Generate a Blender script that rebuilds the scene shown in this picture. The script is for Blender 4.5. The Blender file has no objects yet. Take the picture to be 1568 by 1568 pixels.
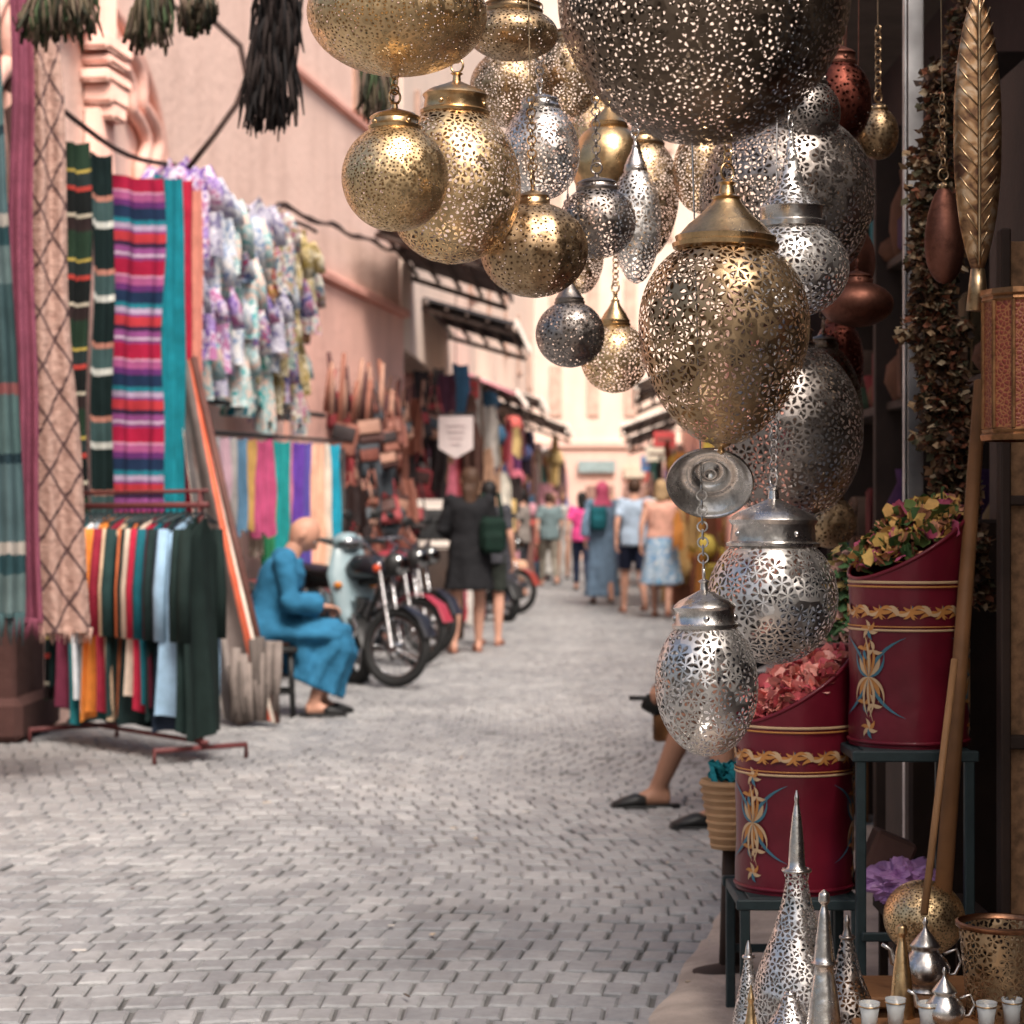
import bpy, math, random
from mathutils import Vector, Matrix, noise
random.seed(11)
V=Vector
scene=bpy.context.scene
EYE=1.2
def from_pixel(bx,by,d):
    """image pixel (bx,by) + distance along the street -> world metres"""
    return V(((bx-784)/3267*d, d, EYE+(795-by)/3267*d))  # image coordinates back-projected through the camera to the given depth
def mpp(d): return d/3267

# ------------------------------------------------------------ materials
class Mat:
    def __init__(s,name):
        s.m=bpy.data.materials.new(name); s.m.use_nodes=True
        s.nt=s.m.node_tree; s.nt.nodes.clear()
        s.out=s.nt.nodes.new('ShaderNodeOutputMaterial')
    def n(s,t,ins=None,**props):
        nd=s.nt.nodes.new('ShaderNode'+t)
        for k,v in props.items(): setattr(nd,k,v)
        for k,v in (ins or {}).items():
            if isinstance(v,bpy.types.NodeSocket): s.nt.links.new(v,nd.inputs[k])
            else: nd.inputs[k].default_value=v
        return nd
    def math(s,op,a,b=0.0,c=0.0):
        return s.n('Math',{0:a,1:b,2:c},operation=op).outputs[0]
    def vmath(s,op,a,b=(0,0,0)):
        nd=s.n('VectorMath',{0:a,1:b},operation=op)
        return nd.outputs['Value'] if op in('DOT_PRODUCT','LENGTH') else nd.outputs[0]
    def ramp(s,fac,stops,const=False):
        nd=s.n('ValToRGB',{'Fac':fac}); cr=nd.color_ramp
        cr.interpolation='CONSTANT' if const else 'LINEAR'
        while len(cr.elements)<len(stops): cr.elements.new(0.5)
        for e,(p,c) in zip(cr.elements,stops):
            e.position=p; e.color=(*c,1)
        return nd.outputs[0]
    def surf(s,sh): s.nt.links.new(sh,s.out.inputs[0]); return s.m
def sc(c,k): return tuple(min(1,x*k) for x in c)
def plain(name,col,rough=.8,var=.25,scale=6,bump=.15,bscale=60,metal=0,spec=.3,coat=0):
    M=Mat(name); tc=M.n('TexCoord').outputs['Object']
    n1=M.n('TexNoise',{'Vector':tc,'Scale':scale,'Detail':3,'Roughness':.6}).outputs[0]
    colr=M.ramp(n1,[(.3,sc(col,1-var)),(.7,sc(col,1+var*.6))])
    n2=M.n('TexNoise',{'Vector':tc,'Scale':bscale,'Detail':2}).outputs[0]
    b=M.n('Bump',{'Height':n2,'Strength':bump,'Distance':.01}).outputs[0]
    p=M.n('BsdfPrincipled',{'Base Color':colr,'Roughness':rough,'Metallic':metal,'Normal':b,'Specular IOR Level':spec,'Coat Weight':coat})
    return M.surf(p.outputs[0])
_cc={}
def cloth_mat(col,rough=.85):
    k=('c',col)
    if k not in _cc: _cc[k]=plain('cloth',col,rough,.25,9,.35,120,spec=.15)
    return _cc[k]
def print_mat(cols,scale=14):
    M=Mat('printed_cloth'); uv=M.n('TexCoord').outputs['Object']
    n1=M.n('TexNoise',{'Vector':uv,'Scale':scale,'Detail':1.5,'Distortion':1.5}).outputs[0]
    st=[(0,cols[0])]+[(.38+.24*i/(len(cols)-1),c) for i,c in enumerate(cols[1:])]
    colr=M.ramp(n1,st,True)
    p=M.n('BsdfPrincipled',{'Base Color':colr,'Roughness':.8,'Specular IOR Level':.15})
    return M.surf(p.outputs[0])
def stripe_mat(cols,repeat=1,axis=1,name='striped_cloth'):
    M=Mat(name); uv=M.n('TexCoord').outputs['UV']
    sx=M.n('SeparateXYZ',{0:uv}).outputs[axis]
    nz=M.n('TexNoise',{'Vector':uv,'Scale':25,'Detail':3}).outputs[0]
    f=M.math('FRACT',M.math('ADD',M.math('MULTIPLY',sx,repeat),M.math('MULTIPLY',nz,.03)))
    tot=sum(w for w,_ in cols); a=0; st=[]
    for w,c in cols: st.append((a/tot,c)); a+=w
    colr=M.ramp(f,st,True)
    tc=M.n('TexCoord').outputs['Object']
    wv=M.n('TexNoise',{'Vector':tc,'Scale':7,'Detail':3}).outputs[0]
    sh=M.ramp(wv,[(.3,(.7,.7,.7)),(.6,(1,1,1))])
    colr=M.n('MixRGB',{'Fac':1.0,'Color1':colr,'Color2':sh},blend_type='MULTIPLY').outputs[0]
    p=M.n('BsdfPrincipled',{'Base Color':colr,'Roughness':.9,'Specular IOR Level':.1})
    return M.surf(p.outputs[0])

def metal_mat(name,col,rough=.32):
    M=Mat(name); tc=M.n('TexCoord').outputs['Object']
    n1=M.n('TexNoise',{'Vector':tc,'Scale':22,'Detail':5,'Roughness':.7}).outputs[0]
    c=M.ramp(n1,[(.32,sc(col,.45)),(.5,sc(col,.85)),(.66,col)])
    r=M.math('ADD',M.math('MULTIPLY',n1,-.35),rough+.20)
    n2=M.n('TexNoise',{'Vector':tc,'Scale':45,'Detail':2}).outputs[0]
    b=M.n('Bump',{'Height':n2,'Strength':.15,'Distance':.01}).outputs[0]
    return M.surf(M.n('BsdfPrincipled',{'Base Color':c,'Roughness':r,'Metallic':1.0,'Normal':b}).outputs[0])
def pierced_mat(name,col,scale,kind='petal',rough=.40,n=6,size=.2,fat=.85):
    M=Mat(name); T=M.n('TexCoord'); tc=T.outputs['Object']; nr=T.outputs['Normal']
    vo=M.n('TexVoronoi',{'Vector':tc,'Scale':scale,'Randomness':.8},feature='F1')
    loc=M.vmath('SUBTRACT',tc,vo.outputs['Position'])
    e1=M.vmath('NORMALIZE',M.vmath('CROSS_PRODUCT',nr,(0.01,0.02,1)))
    e2=M.vmath('CROSS_PRODUCT',nr,e1)
    a=M.vmath('DOT_PRODUCT',loc,e1); b=M.vmath('DOT_PRODUCT',loc,e2)
    r=M.math('MULTIPLY',M.math('SQRT',M.math('ADD',M.math('MULTIPLY',a,a),M.math('MULTIPLY',b,b))),scale)
    cr=M.n('SeparateXYZ',{0:vo.outputs['Color']})
    if kind=='petal':
        th=M.math('ARCTAN2',b,a); ph=cr.outputs[0]
        cs=M.math('COSINE',M.math('ADD',M.math('MULTIPLY',th,float(n)),M.math('MULTIPLY',ph,6.28)))
        q=M.math('DIVIDE',M.math('SUBTRACT',r,.35),.26)
        val=M.math('SUBTRACT',M.math('SUBTRACT',1.0,M.math('MULTIPLY',q,q)),M.math('MULTIPLY',M.math('SUBTRACT',1.0,cs),fat))
    else:
        val=M.math('SUBTRACT',1.0,M.math('DIVIDE',r,size))
    hole=M.math('GREATER_THAN',val,0.0)
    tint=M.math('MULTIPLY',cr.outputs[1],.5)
    sm=M.n('MapRange',{'Value':val,'From Min':-.7,'From Max':0.0,'To Min':1.0,'To Max':.35}).outputs[0]  # base colour darkened toward hole edges, painted shading in place of bump relief
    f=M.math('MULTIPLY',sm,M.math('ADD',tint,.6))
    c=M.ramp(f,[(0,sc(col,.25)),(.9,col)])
    rr=M.math('ADD',M.math('MULTIPLY',cr.outputs[2],.20),rough-.10)
    # each hand-cut facet catches the light a little differently
    jit=M.vmath('MULTIPLY',M.vmath('SUBTRACT',vo.outputs['Color'],(.5,.5,.5)),(.18,.18,.18))
    gn=M.n('NewGeometry').outputs['Normal']
    nn=M.vmath('NORMALIZE',M.vmath('ADD',gn,jit))
    p=M.n('BsdfPrincipled',{'Base Color':c,'Roughness':rr,'Metallic':1.0,'Normal':nn}).outputs[0]
    t=M.n('BsdfTransparent').outputs[0]
    mx=M.n('MixShader',{0:hole,1:p,2:t}).outputs[0]
    return M.surf(mx)

GOLD=(.84,.60,.33); SILV=(.84,.80,.76); DGOLD=(.52,.36,.21); DSILV=(.38,.335,.305); RED=(.17,.05,.035); BRONZE=(.20,.15,.11)
mt_gold=metal_mat('brass',(.78,.53,.28),.28); mt_silver=metal_mat('silver_metal',(.82,.78,.74),.26)
mt_dgold=metal_mat('aged_brass',DGOLD,.32); mt_dsilv=metal_mat('aged_silver',DSILV,.32)
mt_red=metal_mat('dull_copper',(.24,.10,.07),.5); mt_copper=metal_mat('copper',(.42,.21,.12),.35); mt_bronze=metal_mat('bronze',BRONZE,.32)
mt_black=plain('black_metal',(.02,.02,.02),.45)
mt_steel=plain('painted_steel',(.025,.04,.043),.5,.3,10)
mt_rubber=plain('rubber',(.02,.02,.02),.8)
mt_chrome=metal_mat('chrome',(.75,.75,.76),.15)
wood=plain('wood',(.22,.10,.04),.6,.4,5); darkwood=plain('dark_wood',(.035,.02,.014),.7,.4,5)
skin=plain('skin',(.58,.31,.22),.55,.08,8,.05); skin_dark=plain('skin_tan',(.33,.17,.11),.55,.08,8,.05)

# ------------------------------------------------------------ mesh builder
class MB:
    def __init__(s): s.v=[];s.f=[];s.m=[];s.uv=[]
    def add(s,vs,fs,mi=0,uv=None,uvf=None):
        b=len(s.v); s.v+=[tuple(v) for v in vs]
        for k,f in enumerate(fs):
            s.f.append([b+i for i in f]); s.m.append(mi)
            s.uv.append(uvf[k] if uvf else [uv[i] if uv else (0,0) for i in f])
    def box(s,c,size,mi=0,rot=None,bev=0):
        x,y,z=[a/2 for a in size]; c=V(c)
        bev=bev or min(x,y,z)*.18
        vs=[];
        bx,by,bz=x-bev,y-bev,z-bev
        def add(p):
            vs.append(p); return len(vs)-1
        fs=[]; cor={}
        for sx in(-1,1):
            for sy in(-1,1):
                for sz in(-1,1):
                    cor[(sx,sy,sz,0)]=add(V((sx*x,sy*by,sz*bz)))
                    cor[(sx,sy,sz,1)]=add(V((sx*bx,sy*y,sz*bz)))
                    cor[(sx,sy,sz,2)]=add(V((sx*bx,sy*by,sz*z)))
                    t=[cor[(sx,sy,sz,k)] for k in range(3)]
                    if sx*sy*sz<0: t.reverse()
                    fs.append(t)
        for a in range(3):
            o=[k for k in range(3) if k!=a]
            for sg in(-1,1):
                q=[]
                for u,w in((-1,-1),(1,-1),(1,1),(-1,1)):
                    k=[0,0,0];k[a]=sg;k[o[0]]=u;k[o[1]]=w; q.append(cor[(*k,a)])
                if (sg>0)!=(a!=1): q.reverse()
                fs.append(q)
            for u in(-1,1):
                for w in(-1,1):
                    k1=[0,0,0];k1[a]=-1;k1[o[0]]=u;k1[o[1]]=w
                    k2=list(k1);k2[a]=1
                    q=[cor[(*k1,o[0])],cor[(*k2,o[0])],cor[(*k2,o[1])],cor[(*k1,o[1])]]
                    fs.append(q)
        R=rot or Matrix.Identity(3)
        s.add([c+R@p for p in vs],fs,mi)
    def tube(s,pts,rad,mi=0,seg=10,ref=(1,0,0),caps=True,folds=None,closed=False):
        pts=[V(p) for p in pts]; n=len(pts); vs=[];fs=[]; ref=V(ref)
        if not isinstance(rad,(list,tuple)): rad=[rad]*n
        rr=[(r if isinstance(r,(list,tuple)) else (r,r)) for r in rad]
        ps=None
        for i,p in enumerate(pts):
            if closed: t=pts[(i+1)%n]-pts[i-1]
            else: t=pts[min(i+1,n-1)]-pts[max(i-1,0)]
            if t.length<1e-9: t=V((0,0,1))
            t.normalize()
            base=ps if ps is not None else ref
            sd=base-t*base.dot(t)
            if sd.length<.05:
                alt=V((0,1,0)); sd=alt-t*alt.dot(t)
                if sd.length<.05: sd=V((0,0,1))-t*t.z
            sd.normalize(); 
            if ref.length<5 and not folds: ps=sd
            up=t.cross(sd)
            for j in range(seg):
                a=2*math.pi*j/seg; k=1
                if folds: k=1+folds[2][i]*math.sin(folds[0]*a+folds[1]+i*.25)
                vs.append(p+sd*math.cos(a)*rr[i][0]*k+up*math.sin(a)*rr[i][1]*k)
        m=n if closed else n-1
        for i in range(m):
            for j in range(seg):
                a=i*seg+j;b=i*seg+(j+1)%seg;i2=((i+1)%n)*seg
                fs.append([a,b,i2+(j+1)%seg,i2+j])
        if caps and not closed:
            fs.append(list(range(seg))[::-1]); fs.append([(n-1)*seg+j for j in range(seg)])
        s.add(vs,fs,mi)
    def torus(s,c,axis,R,r,mi=0,seg=24,ss=8,sx=1,sy=1):
        ax=V(axis).normalized(); a=ax.orthogonal().normalized(); b=ax.cross(a); c=V(c)
        pts=[c+(a*math.cos(2*math.pi*i/seg)*sx+b*math.sin(2*math.pi*i/seg)*sy)*R for i in range(seg)]
        vs=[];fs=[]
        for i in range(seg):
            d=(pts[i]-c).normalized()
            for j in range(ss):
                t=2*math.pi*j/ss
                vs.append(pts[i]+d*math.cos(t)*r+ax*math.sin(t)*r)
        for i in range(seg):
            for j in range(ss):
                fs.append([i*ss+j,i*ss+(j+1)%ss,((i+1)%seg)*ss+(j+1)%ss,((i+1)%seg)*ss+j])
        s.add(vs,fs,mi)
    def lathe(s,prof,c=(0,0,0),seg=48,mi=0,rot=None,lobes=None):
        vs=[];fs=[];uvf=[];c=V(c);R=rot or Matrix.Identity(3)
        for (r,z) in prof:
            for j in range(seg):
                a=2*math.pi*j/seg
                k=1+(lobes[1]*abs(math.sin(lobes[0]*a/2)) if lobes else 0)
                vs.append(c+R@V((math.cos(a)*r*k,math.sin(a)*r*k,z)))
        n=len(prof)
        for i in range(n-1):
            for j in range(seg):
                fs.append([i*seg+j,i*seg+(j+1)%seg,(i+1)*seg+(j+1)%seg,(i+1)*seg+j])
                uvf.append([(j/seg,i/n),((j+1)/seg,i/n),((j+1)/seg,(i+1)/n),(j/seg,(i+1)/n)])
        s.add(vs,fs,mi,uvf=uvf)
    def ell(s,c,r,mi=0,seg=16,rings=10,rot=None):
        r=r if isinstance(r,(list,tuple)) else (r,r,r); c=V(c);R=rot or Matrix.Identity(3)
        vs=[];fs=[]
        for i in range(rings+1):
            p=math.pi*(.02+.96*i/rings)
            for j in range(seg):
                a=2*math.pi*j/seg
                vs.append(c+R@V((r[0]*math.sin(p)*math.cos(a),r[1]*math.sin(p)*math.sin(a),r[2]*math.cos(p))))
        for i in range(rings):
            for j in range(seg):
                fs.append([i*seg+j,(i+1)*seg+j,(i+1)*seg+(j+1)%seg,i*seg+(j+1)%seg])
        fs.append(list(range(seg))); fs.append([rings*seg+j for j in range(seg)][::-1])
        s.add(vs,fs,mi)
    def cloth(s,top,wd,w,h,mi=0,folds=3,amp=.02,taper=1.0,nx=16,nz=14,seed=0,lean=(0,0,0),jag=.0,gather=0):
        wd=V(wd).normalized(); nm=V((0,0,1)).cross(wd); top=V(top); lean=V(lean)
        vs=[];uv=[];fs=[]; ph=seed*1.7
        for k in range(nz+1):
            v=k/nz; ww=w*(1+(taper-1)*v)*(1-gather*math.exp(-(v*5)**2))
            for i in range(nx+1):
                u=i/nx
                off=amp*(.4+.6*v)*math.sin(folds*2*math.pi*u+ph+v*.8)+amp*.7*noise.noise(V((u*4+ph,v*3,ph)))
                zz=-h*v - (jag*abs(math.sin(u*5+ph)) if k==nz else 0) - .02*math.sin(u*math.pi)*(1-v)
                vs.append(top+wd*((u-.5)*ww+.03*noise.noise(V((v*3,ph,0))))+nm*off+V((0,0,zz))+lean*v)
                uv.append((u,v))
        for k in range(nz):
            for i in range(nx):
                a=k*(nx+1)+i; fs.append([a,a+1,a+nx+2,a+nx+1])
        s.add(vs,fs,mi,uv=uv)
    def shirt(s,top,wd,w,h,mi=0,seed=0,slv=.5,lean=(0,0,0)):
        """a garment on a hanger: sloped shoulders, body, two sleeves"""
        wd=V(wd).normalized(); nm=V((0,0,1)).cross(wd); top=V(top); lean=V(lean); ph=seed*2.1
        vs=[];fs=[];uv=[];nx,nz=14,12
        for k in range(nz+1):
            v=k/nz; ww=w*(.25+.75*min(1,v/.14)**.7)*(1+.18*v)
            for i in range(nx+1):
                u=i/nx*2-1
                off=.035*(1-u*u)*-1+.022*math.sin(u*6+ph+v*2)*(.3+v)+.03*noise.noise(V((u*2+ph,v*3,1)))
                vs.append(top+wd*u*ww*.5+nm*off+lean*v+V((0,0,-h*v-.05*abs(u)*(1-v)))); uv.append((i/nx,v))
        for k in range(nz):
            for i in range(nx): a=k*(nx+1)+i; fs.append([a,a+1,a+nx+2,a+nx+1])
        s.add(vs,fs,mi,uv=uv)
        for sg in(-1,1):
            q=top+wd*w*.44*sg+V((0,0,-.07)); l=h*slv
            s.tube([q,q+wd*.06*sg+V((0,0,-l*.5)),q+wd*.09*sg+V((0,0,-l))+nm*.02],[(.035,.02),(.045,.022),(.045,.02)],mi,8)
    def build(s,name,mats,loc=(0,0,0),parent=None,smooth=True,yaw=0,sharp=None):
        me=bpy.data.meshes.new(name); me.from_pydata(s.v,[],s.f)
        uvl=me.uv_layers.new(name='UVMap')
        flat=[c for f in s.uv for uvc in f for c in uvc]
        uvl.data.foreach_set('uv',flat)
        if not isinstance(mats,(list,tuple)): mats=[mats]
        for m in mats: me.materials.append(m)
        me.polygons.foreach_set('material_index',s.m)
        me.polygons.foreach_set('use_smooth',[smooth]*len(s.f))
        me.update()
        if smooth and sharp is not None:
            try: me.set_sharp_from_angle(angle=math.radians(sharp))
            except Exception: pass
        o=bpy.data.objects.new(name,me); scene.collection.objects.link(o)
        o.location=loc; o.rotation_euler=(0,0,yaw)
        if parent: o.parent=parent
        return o
def empty(name,loc=(0,0,0),yaw=0,scale=1):
    e=bpy.data.objects.new(name,None); scene.collection.objects.link(e)
    e.location=loc; e.rotation_euler=(0,0,yaw); e.scale=(scale,)*3; e.empty_display_size=.2
    return e

# ------------------------------------------------------------ ground & pavers
g=MB(); g.add([(-300,-60,-.012),(300,-60,-.012),(300,600,-.012),(-300,600,-.012)],[[0,1,2,3]])
g.build('ground',plain('ground_dust',(.15,.145,.14),.95,.35,3,.4,40),smooth=False)
def paver_material():
    M=Mat('stone_pavers'); gi=M.n('NewGeometry'); tc=M.n('TexCoord').outputs['Object']
    base=M.ramp(gi.outputs['Random Per Island'],[(0,(.30,.30,.305)),(.5,(.36,.36,.36)),(1,(.43,.425,.42))])
    n1=M.n('TexNoise',{'Vector':tc,'Scale':.7,'Detail':5,'Roughness':.6}).outputs[0]
    n2=M.n('TexNoise',{'Vector':tc,'Scale':34,'Detail':4,'Roughness':.7}).outputs[0]
    n3=M.n('TexNoise',{'Vector':tc,'Scale':3.0,'Detail':5,'Roughness':.65}).outputs[0]
    d=M.ramp(n1,[(.32,(.76,.76,.77)),(.62,(1.0,.99,.98))])
    d2=M.ramp(n2,[(.25,(.74,.74,.74)),(.6,(1,1,1))])
    d3=M.ramp(n3,[(.30,(.72,.72,.72)),(.58,(1,1,1))])
    a=base
    for q in(d,d2,d3): a=M.n('MixRGB',{'Fac':1.0,'Color1':a,'Color2':q},blend_type='MULTIPLY').outputs[0]
    b=M.n('Bump',{'Height':n2,'Strength':.25,'Distance':.008}).outputs[0]
    r=M.math('ADD',M.math('MULTIPLY',n3,.4),.32)
    return M.surf(M.n('BsdfPrincipled',{'Base Color':a,'Roughness':r,'Normal':b,'Specular IOR Level':.45}).outputs[0])
pv=MB(); W,L=.082,.138; row=0; y=4.2
while y<64:
    x=-3.3+(row%2)*W*.5+random.uniform(-.012,.012); xmax=1.2+.055*y
    while x<xmax+.2:
        j=lambda a:random.uniform(-a,a)
        wob=.03*math.sin(x*2.6+y*.4)+.035*noise.noise(V((x*1.2,y*.6,4)))
        cx,cy=x+j(.005),y+wob+j(.008); z0=j(.0025)+.014*noise.noise(V((x*.9,y*.6,0)))-(.005 if random.random()<.06 else 0)
        tx,ty=j(.035),j(.03); w,l=W*.5-.0026-abs(j(.0015)),L*.5-.0038-abs(j(.004)); b=.007
        sk=.03*math.sin(y*1.3+x)
        sh=.012*math.cos(x*2.6+y*.4)*.6+j(.004)
        vs=[]
        for (k_,zz_) in ((0,-.014),(0,-.005),(b,0)):
            for (sx,sy) in((-1,-1),(1,-1),(1,1),(-1,1)):
                vs.append((cx+sx*(w-k_)+sy*sk*.3,cy+sy*(l-k_)+sx*sh,z0+zz_+(tx*sx*w+ty*sy*l if zz_>-.01 else 0)))
        fs=[[8,9,10,11]]
        for k in range(4):
            k2=(k+1)%4; fs.append([4+k,4+k2,8+k2,8+k]); fs.append([k,k2,4+k2,4+k])
        pv.add(vs,fs)
        x+=W
    y+=L; row+=1
pv.build('street_paving',paver_material(),smooth=False)
ap=MB(); N=30; vs=[];fs=[]
for i in range(N+1):
    yy=3+ i/N*5.2
    xl=.335+.20*(yy-5.07)+.06*noise.noise(V((yy*1.3,3,1)))+.02*noise.noise(V((yy*6,3,1)))
    for k,xx in enumerate((xl,xl+.05,xl+.2,1.7)):
        vs.append((xx,yy,[.001,.014,.022,.028][k]+.004*noise.noise(V((xx*9,yy*9,0)))))
for i in range(N):
    for k in range(3): a=i*4+k; fs.append([a,a+1,a+5,a+4])
ap.add(vs,fs); ap.build('cement_apron',plain('cement',(.46,.38,.32),.9,.3,6,.6,40))
b=MB()
for k in range(26):
    x=random.uniform(-1.6,.6); y=random.uniform(5.2,12); a=random.random()*6
    b.box((x,y,.012),(random.uniform(.01,.04),random.uniform(.004,.015),.003),k%3,Matrix.Rotation(a,3,'Z'),bev=.001)
b.build('litter_scraps',[cloth_mat((.5,.4,.3)),cloth_mat((.12,.09,.07)),cloth_mat((.6,.55,.5))],smooth=False)

# ------------------------------------------------------------ buildings
def plaster(name,col,dirt=.85,streak=.9):
    M=Mat(name); tc=M.n('TexCoord').outputs['Object']
    n1=M.n('TexNoise',{'Vector':tc,'Scale':1.2,'Detail':6,'Roughness':.6}).outputs[0]
    mp=M.n('Mapping',{'Vector':tc,'Scale':(1.5,1.5,.5)}).outputs[0]
    n2=M.n('TexNoise',{'Vector':mp,'Scale':2,'Detail':5}).outputs[0]
    n3=M.n('TexNoise',{'Vector':tc,'Scale':14,'Detail':4}).outputs[0]
    a=M.ramp(n1,[(.3,sc(col,dirt)),(.6,col)])
    s2=M.ramp(n2,[(.3,(streak,streak*.97,streak*.96)),(.55,(1,1,1))])
    a=M.n('MixRGB',{'Fac':1.0,'Color1':a,'Color2':s2},blend_type='MULTIPLY').outputs[0]
    b=M.n('Bump',{'Height':n3,'Strength':.4,'Distance':.02}).outputs[0]
    return M.surf(M.n('BsdfPrincipled',{'Base Color':a,'Roughness':.9,'Normal':b,'Specular IOR Level':.2}).outputs[0])
pk=plaster('pink_plaster',(.95,.66,.55),.9,.86); pk1=plaster('pink_plaster_lower',(.92,.54,.44)); pk2=plaster('rose_plaster',(.80,.40,.32)); cream=plaster('cream_plaster',(.92,.73,.61),.9,.95)
pink_end=plaster('end_pink_plaster',(.88,.60,.50),.9,.95)  # cream and end plasters lightened: distance haze is painted into their colour
pier_m=plaster('old_stone',(.09,.045,.04),.6)
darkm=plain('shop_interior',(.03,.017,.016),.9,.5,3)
def wall(mb,p0,p1,z0,z1,th,mi=0):
    a=V((p0[0],p0[1],0));b=V((p1[0],p1[1],0));d=(b-a);L=d.length;d.normalize()
    ang=math.atan2(d.y,d.x); nrm=V((-d.y,d.x,0))
    c=(a+b)/2+nrm*th/2; c.z=(z0+z1)/2
    mb.box(c,(L,th,z1-z0),mi,Matrix.Rotation(ang,3,'Z'),bev=.015)
lw=lambda d,off=0:V((-4.523+.153*d+off,d,0))
e=empty('pink_building')
b=MB(); wall(b,lw(7)[:2],lw(22)[:2],0,7.6,.5); b.build('wall',pk,parent=e,smooth=False)
b=MB(); wall(b,lw(17.4,.04)[:2],lw(22.02,.04)[:2],0,3.28,.12); b.build('lower_wall',pk1,parent=e,smooth=False)
b=MB(); wall(b,lw(17.35,.10)[:2],lw(22.06,.10)[:2],3.28,3.36,.2)
wall(b,lw(17.2,.05)[:2],lw(22.06,.05)[:2],4.9,4.97,.12); b.build('ledge',pk2,parent=e,smooth=False)
b=MB()
def onwall(d,z,off=.04): p=lw(d,off); return V((p.x,p.y,z))
for rad_,rr,lob in((1.0,.06,5.5),(.84,.045,5.5),(1.16,.04,0)):
    pts=[onwall(12.65+1.2*rad_,2.9,.05)]
    for i in range(120):
        a=math.pi*i/119; k=rad_*(1+(.16*abs(math.sin(a*lob))**1.3 if lob else .08))
        pts.append(onwall(12.65+math.cos(a)*k*1.2,3.45+math.sin(a)*k*.75,.05))
    pts.append(onwall(12.65-1.2*rad_,2.9,.05))
    b.tube(pts,rr,0,8)
b.box(onwall(12.9,4.6,.05),(.12,.34,1.1),0,Matrix.Rotation(-.153,3,'Z'),bev=.02)
for k,(w_,h_) in enumerate(((.46,.10),(.36,.06),(.42,.08),(.30,.12),(.22,.10))):
    b.box(onwall(12.9,4.05-.10*k,.09),(.20,w_,h_),0,Matrix.Rotation(-.153,3,'Z'),bev=.02)
b.box(onwall(12.9,3.3,.05),(.12,.26,.75),0,Matrix.Rotation(-.153,3,'Z'),bev=.02)
b.build('scalloped_arch',pk1,parent=e)
b=MB()
for dd,z0,z1 in((20.2,5.0,5.9),):
    wall(b,lw(dd-.35,.03)[:2],lw(dd+.35,.03)[:2],z0,z1,.06)
b.build('shutters',plain('shutter_wood',(.5,.3,.22),.8),parent=e,smooth=False)
e=empty('stone_pier'); b=MB()
b.box((-3.14,11.9,2.2),(.95,.9,4.4),bev=.02); b.box((-3.13,11.87,.12),(1.03,1.0,.24),bev=.04)
b.build('shaft',pier_m,parent=e,smooth=False)

ml=lambda d,off=0:V((-1.157+.046*(d-22)+off,d,0))
e=empty('market_building'); b=MB(); wall(b,ml(22.3)[:2],ml(61)[:2],3.0,9.5,.4); b.build('upper_wall',cream,parent=e,smooth=False)
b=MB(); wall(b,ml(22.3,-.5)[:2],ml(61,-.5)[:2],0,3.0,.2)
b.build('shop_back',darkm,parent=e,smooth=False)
b=MB()
for k,dd in enumerate((22.2,26.5,31,36,41,47,54,60.9)):
    p=ml(dd,-.25); b.box((p.x,p.y,1.5),(.5,.35,3.0),bev=.02)
b.build('shop_piers',pk2,parent=e,smooth=False)
b=MB()
for dd in(24,27,33,38,44,50,56):
    p=ml(dd,.02); b.box((p.x,p.y,5.3),(.06,.8,1.3)); b.box((p.x+.03,p.y,4.6),(.12,1.0,.08))
b.build('windows',plain('window_dark',(.45,.30,.24),.4),parent=e,smooth=False)
e=empty('street_end_building'); b=MB(); b.box((2.5,64,9.5),(18,2,19),bev=.03); b.build('wall',cream,parent=e,smooth=False)
b=MB()
for i in range(9):
    for k in range(4):
        b.box((-2+i*1.1,62.98,5.0+k*2.6),(.36,.1,1.5),0)
b.build('windows',plain('end_windows',(.70,.48,.38),.6),parent=e,smooth=False)
b=MB(); b.box((2.5,62.95,3.4),(16,.25,.2)); b.box((2.5,62.95,12.9),(16,.35,.3)); b.box((2.5,62.97,1.6),(16,.12,3.2)); b.build('cornice',pink_end,parent=e,smooth=False)
b=MB(); 
for xx in(1.2,2.6,3.7): b.box((xx,62.85,1.1),(.8,.16,2.2))
b.build('doors',plain('door_wood',(.36,.21,.17),.7),parent=e,smooth=False)
b=MB()
for k,(xx,zz_,w_) in enumerate(((.9,2.7,1.0),(2.5,2.75,1.1),(3.7,2.6,.8))): b.box((xx,62.8,zz_),(w_,.1,.35),k)
b.build('shop_signs',[cloth_mat((.6,.25,.20)),cloth_mat((.35,.45,.45)),cloth_mat((.75,.65,.5))],parent=e,smooth=False)

rw=lambda d,off=0:V((1.35+.0544*(d-6)+off,d,0))
e=empty('right_market_building'); b=MB()
wall(b,rw(62,.5)[:2],rw(24,.5)[:2],2.9,4.6,.3); b.build('upper_wall',cream,parent=e,smooth=False)
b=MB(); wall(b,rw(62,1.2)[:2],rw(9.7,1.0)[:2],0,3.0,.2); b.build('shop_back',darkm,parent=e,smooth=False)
b=MB()
for dd in(10,14,19,24.3,30,36,43,52):
    p=rw(dd,.25); b.box((p.x,p.y,1.5),(.3,.3,3.0),bev=.02)
b.build('shop_piers',pk2,parent=e,smooth=False)
b=MB(); wall(b,rw(24,.1)[:2],rw(9.5,.1)[:2],2.9,3.2,.3); b.build('lintel',darkwood,parent=e,smooth=False)

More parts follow.
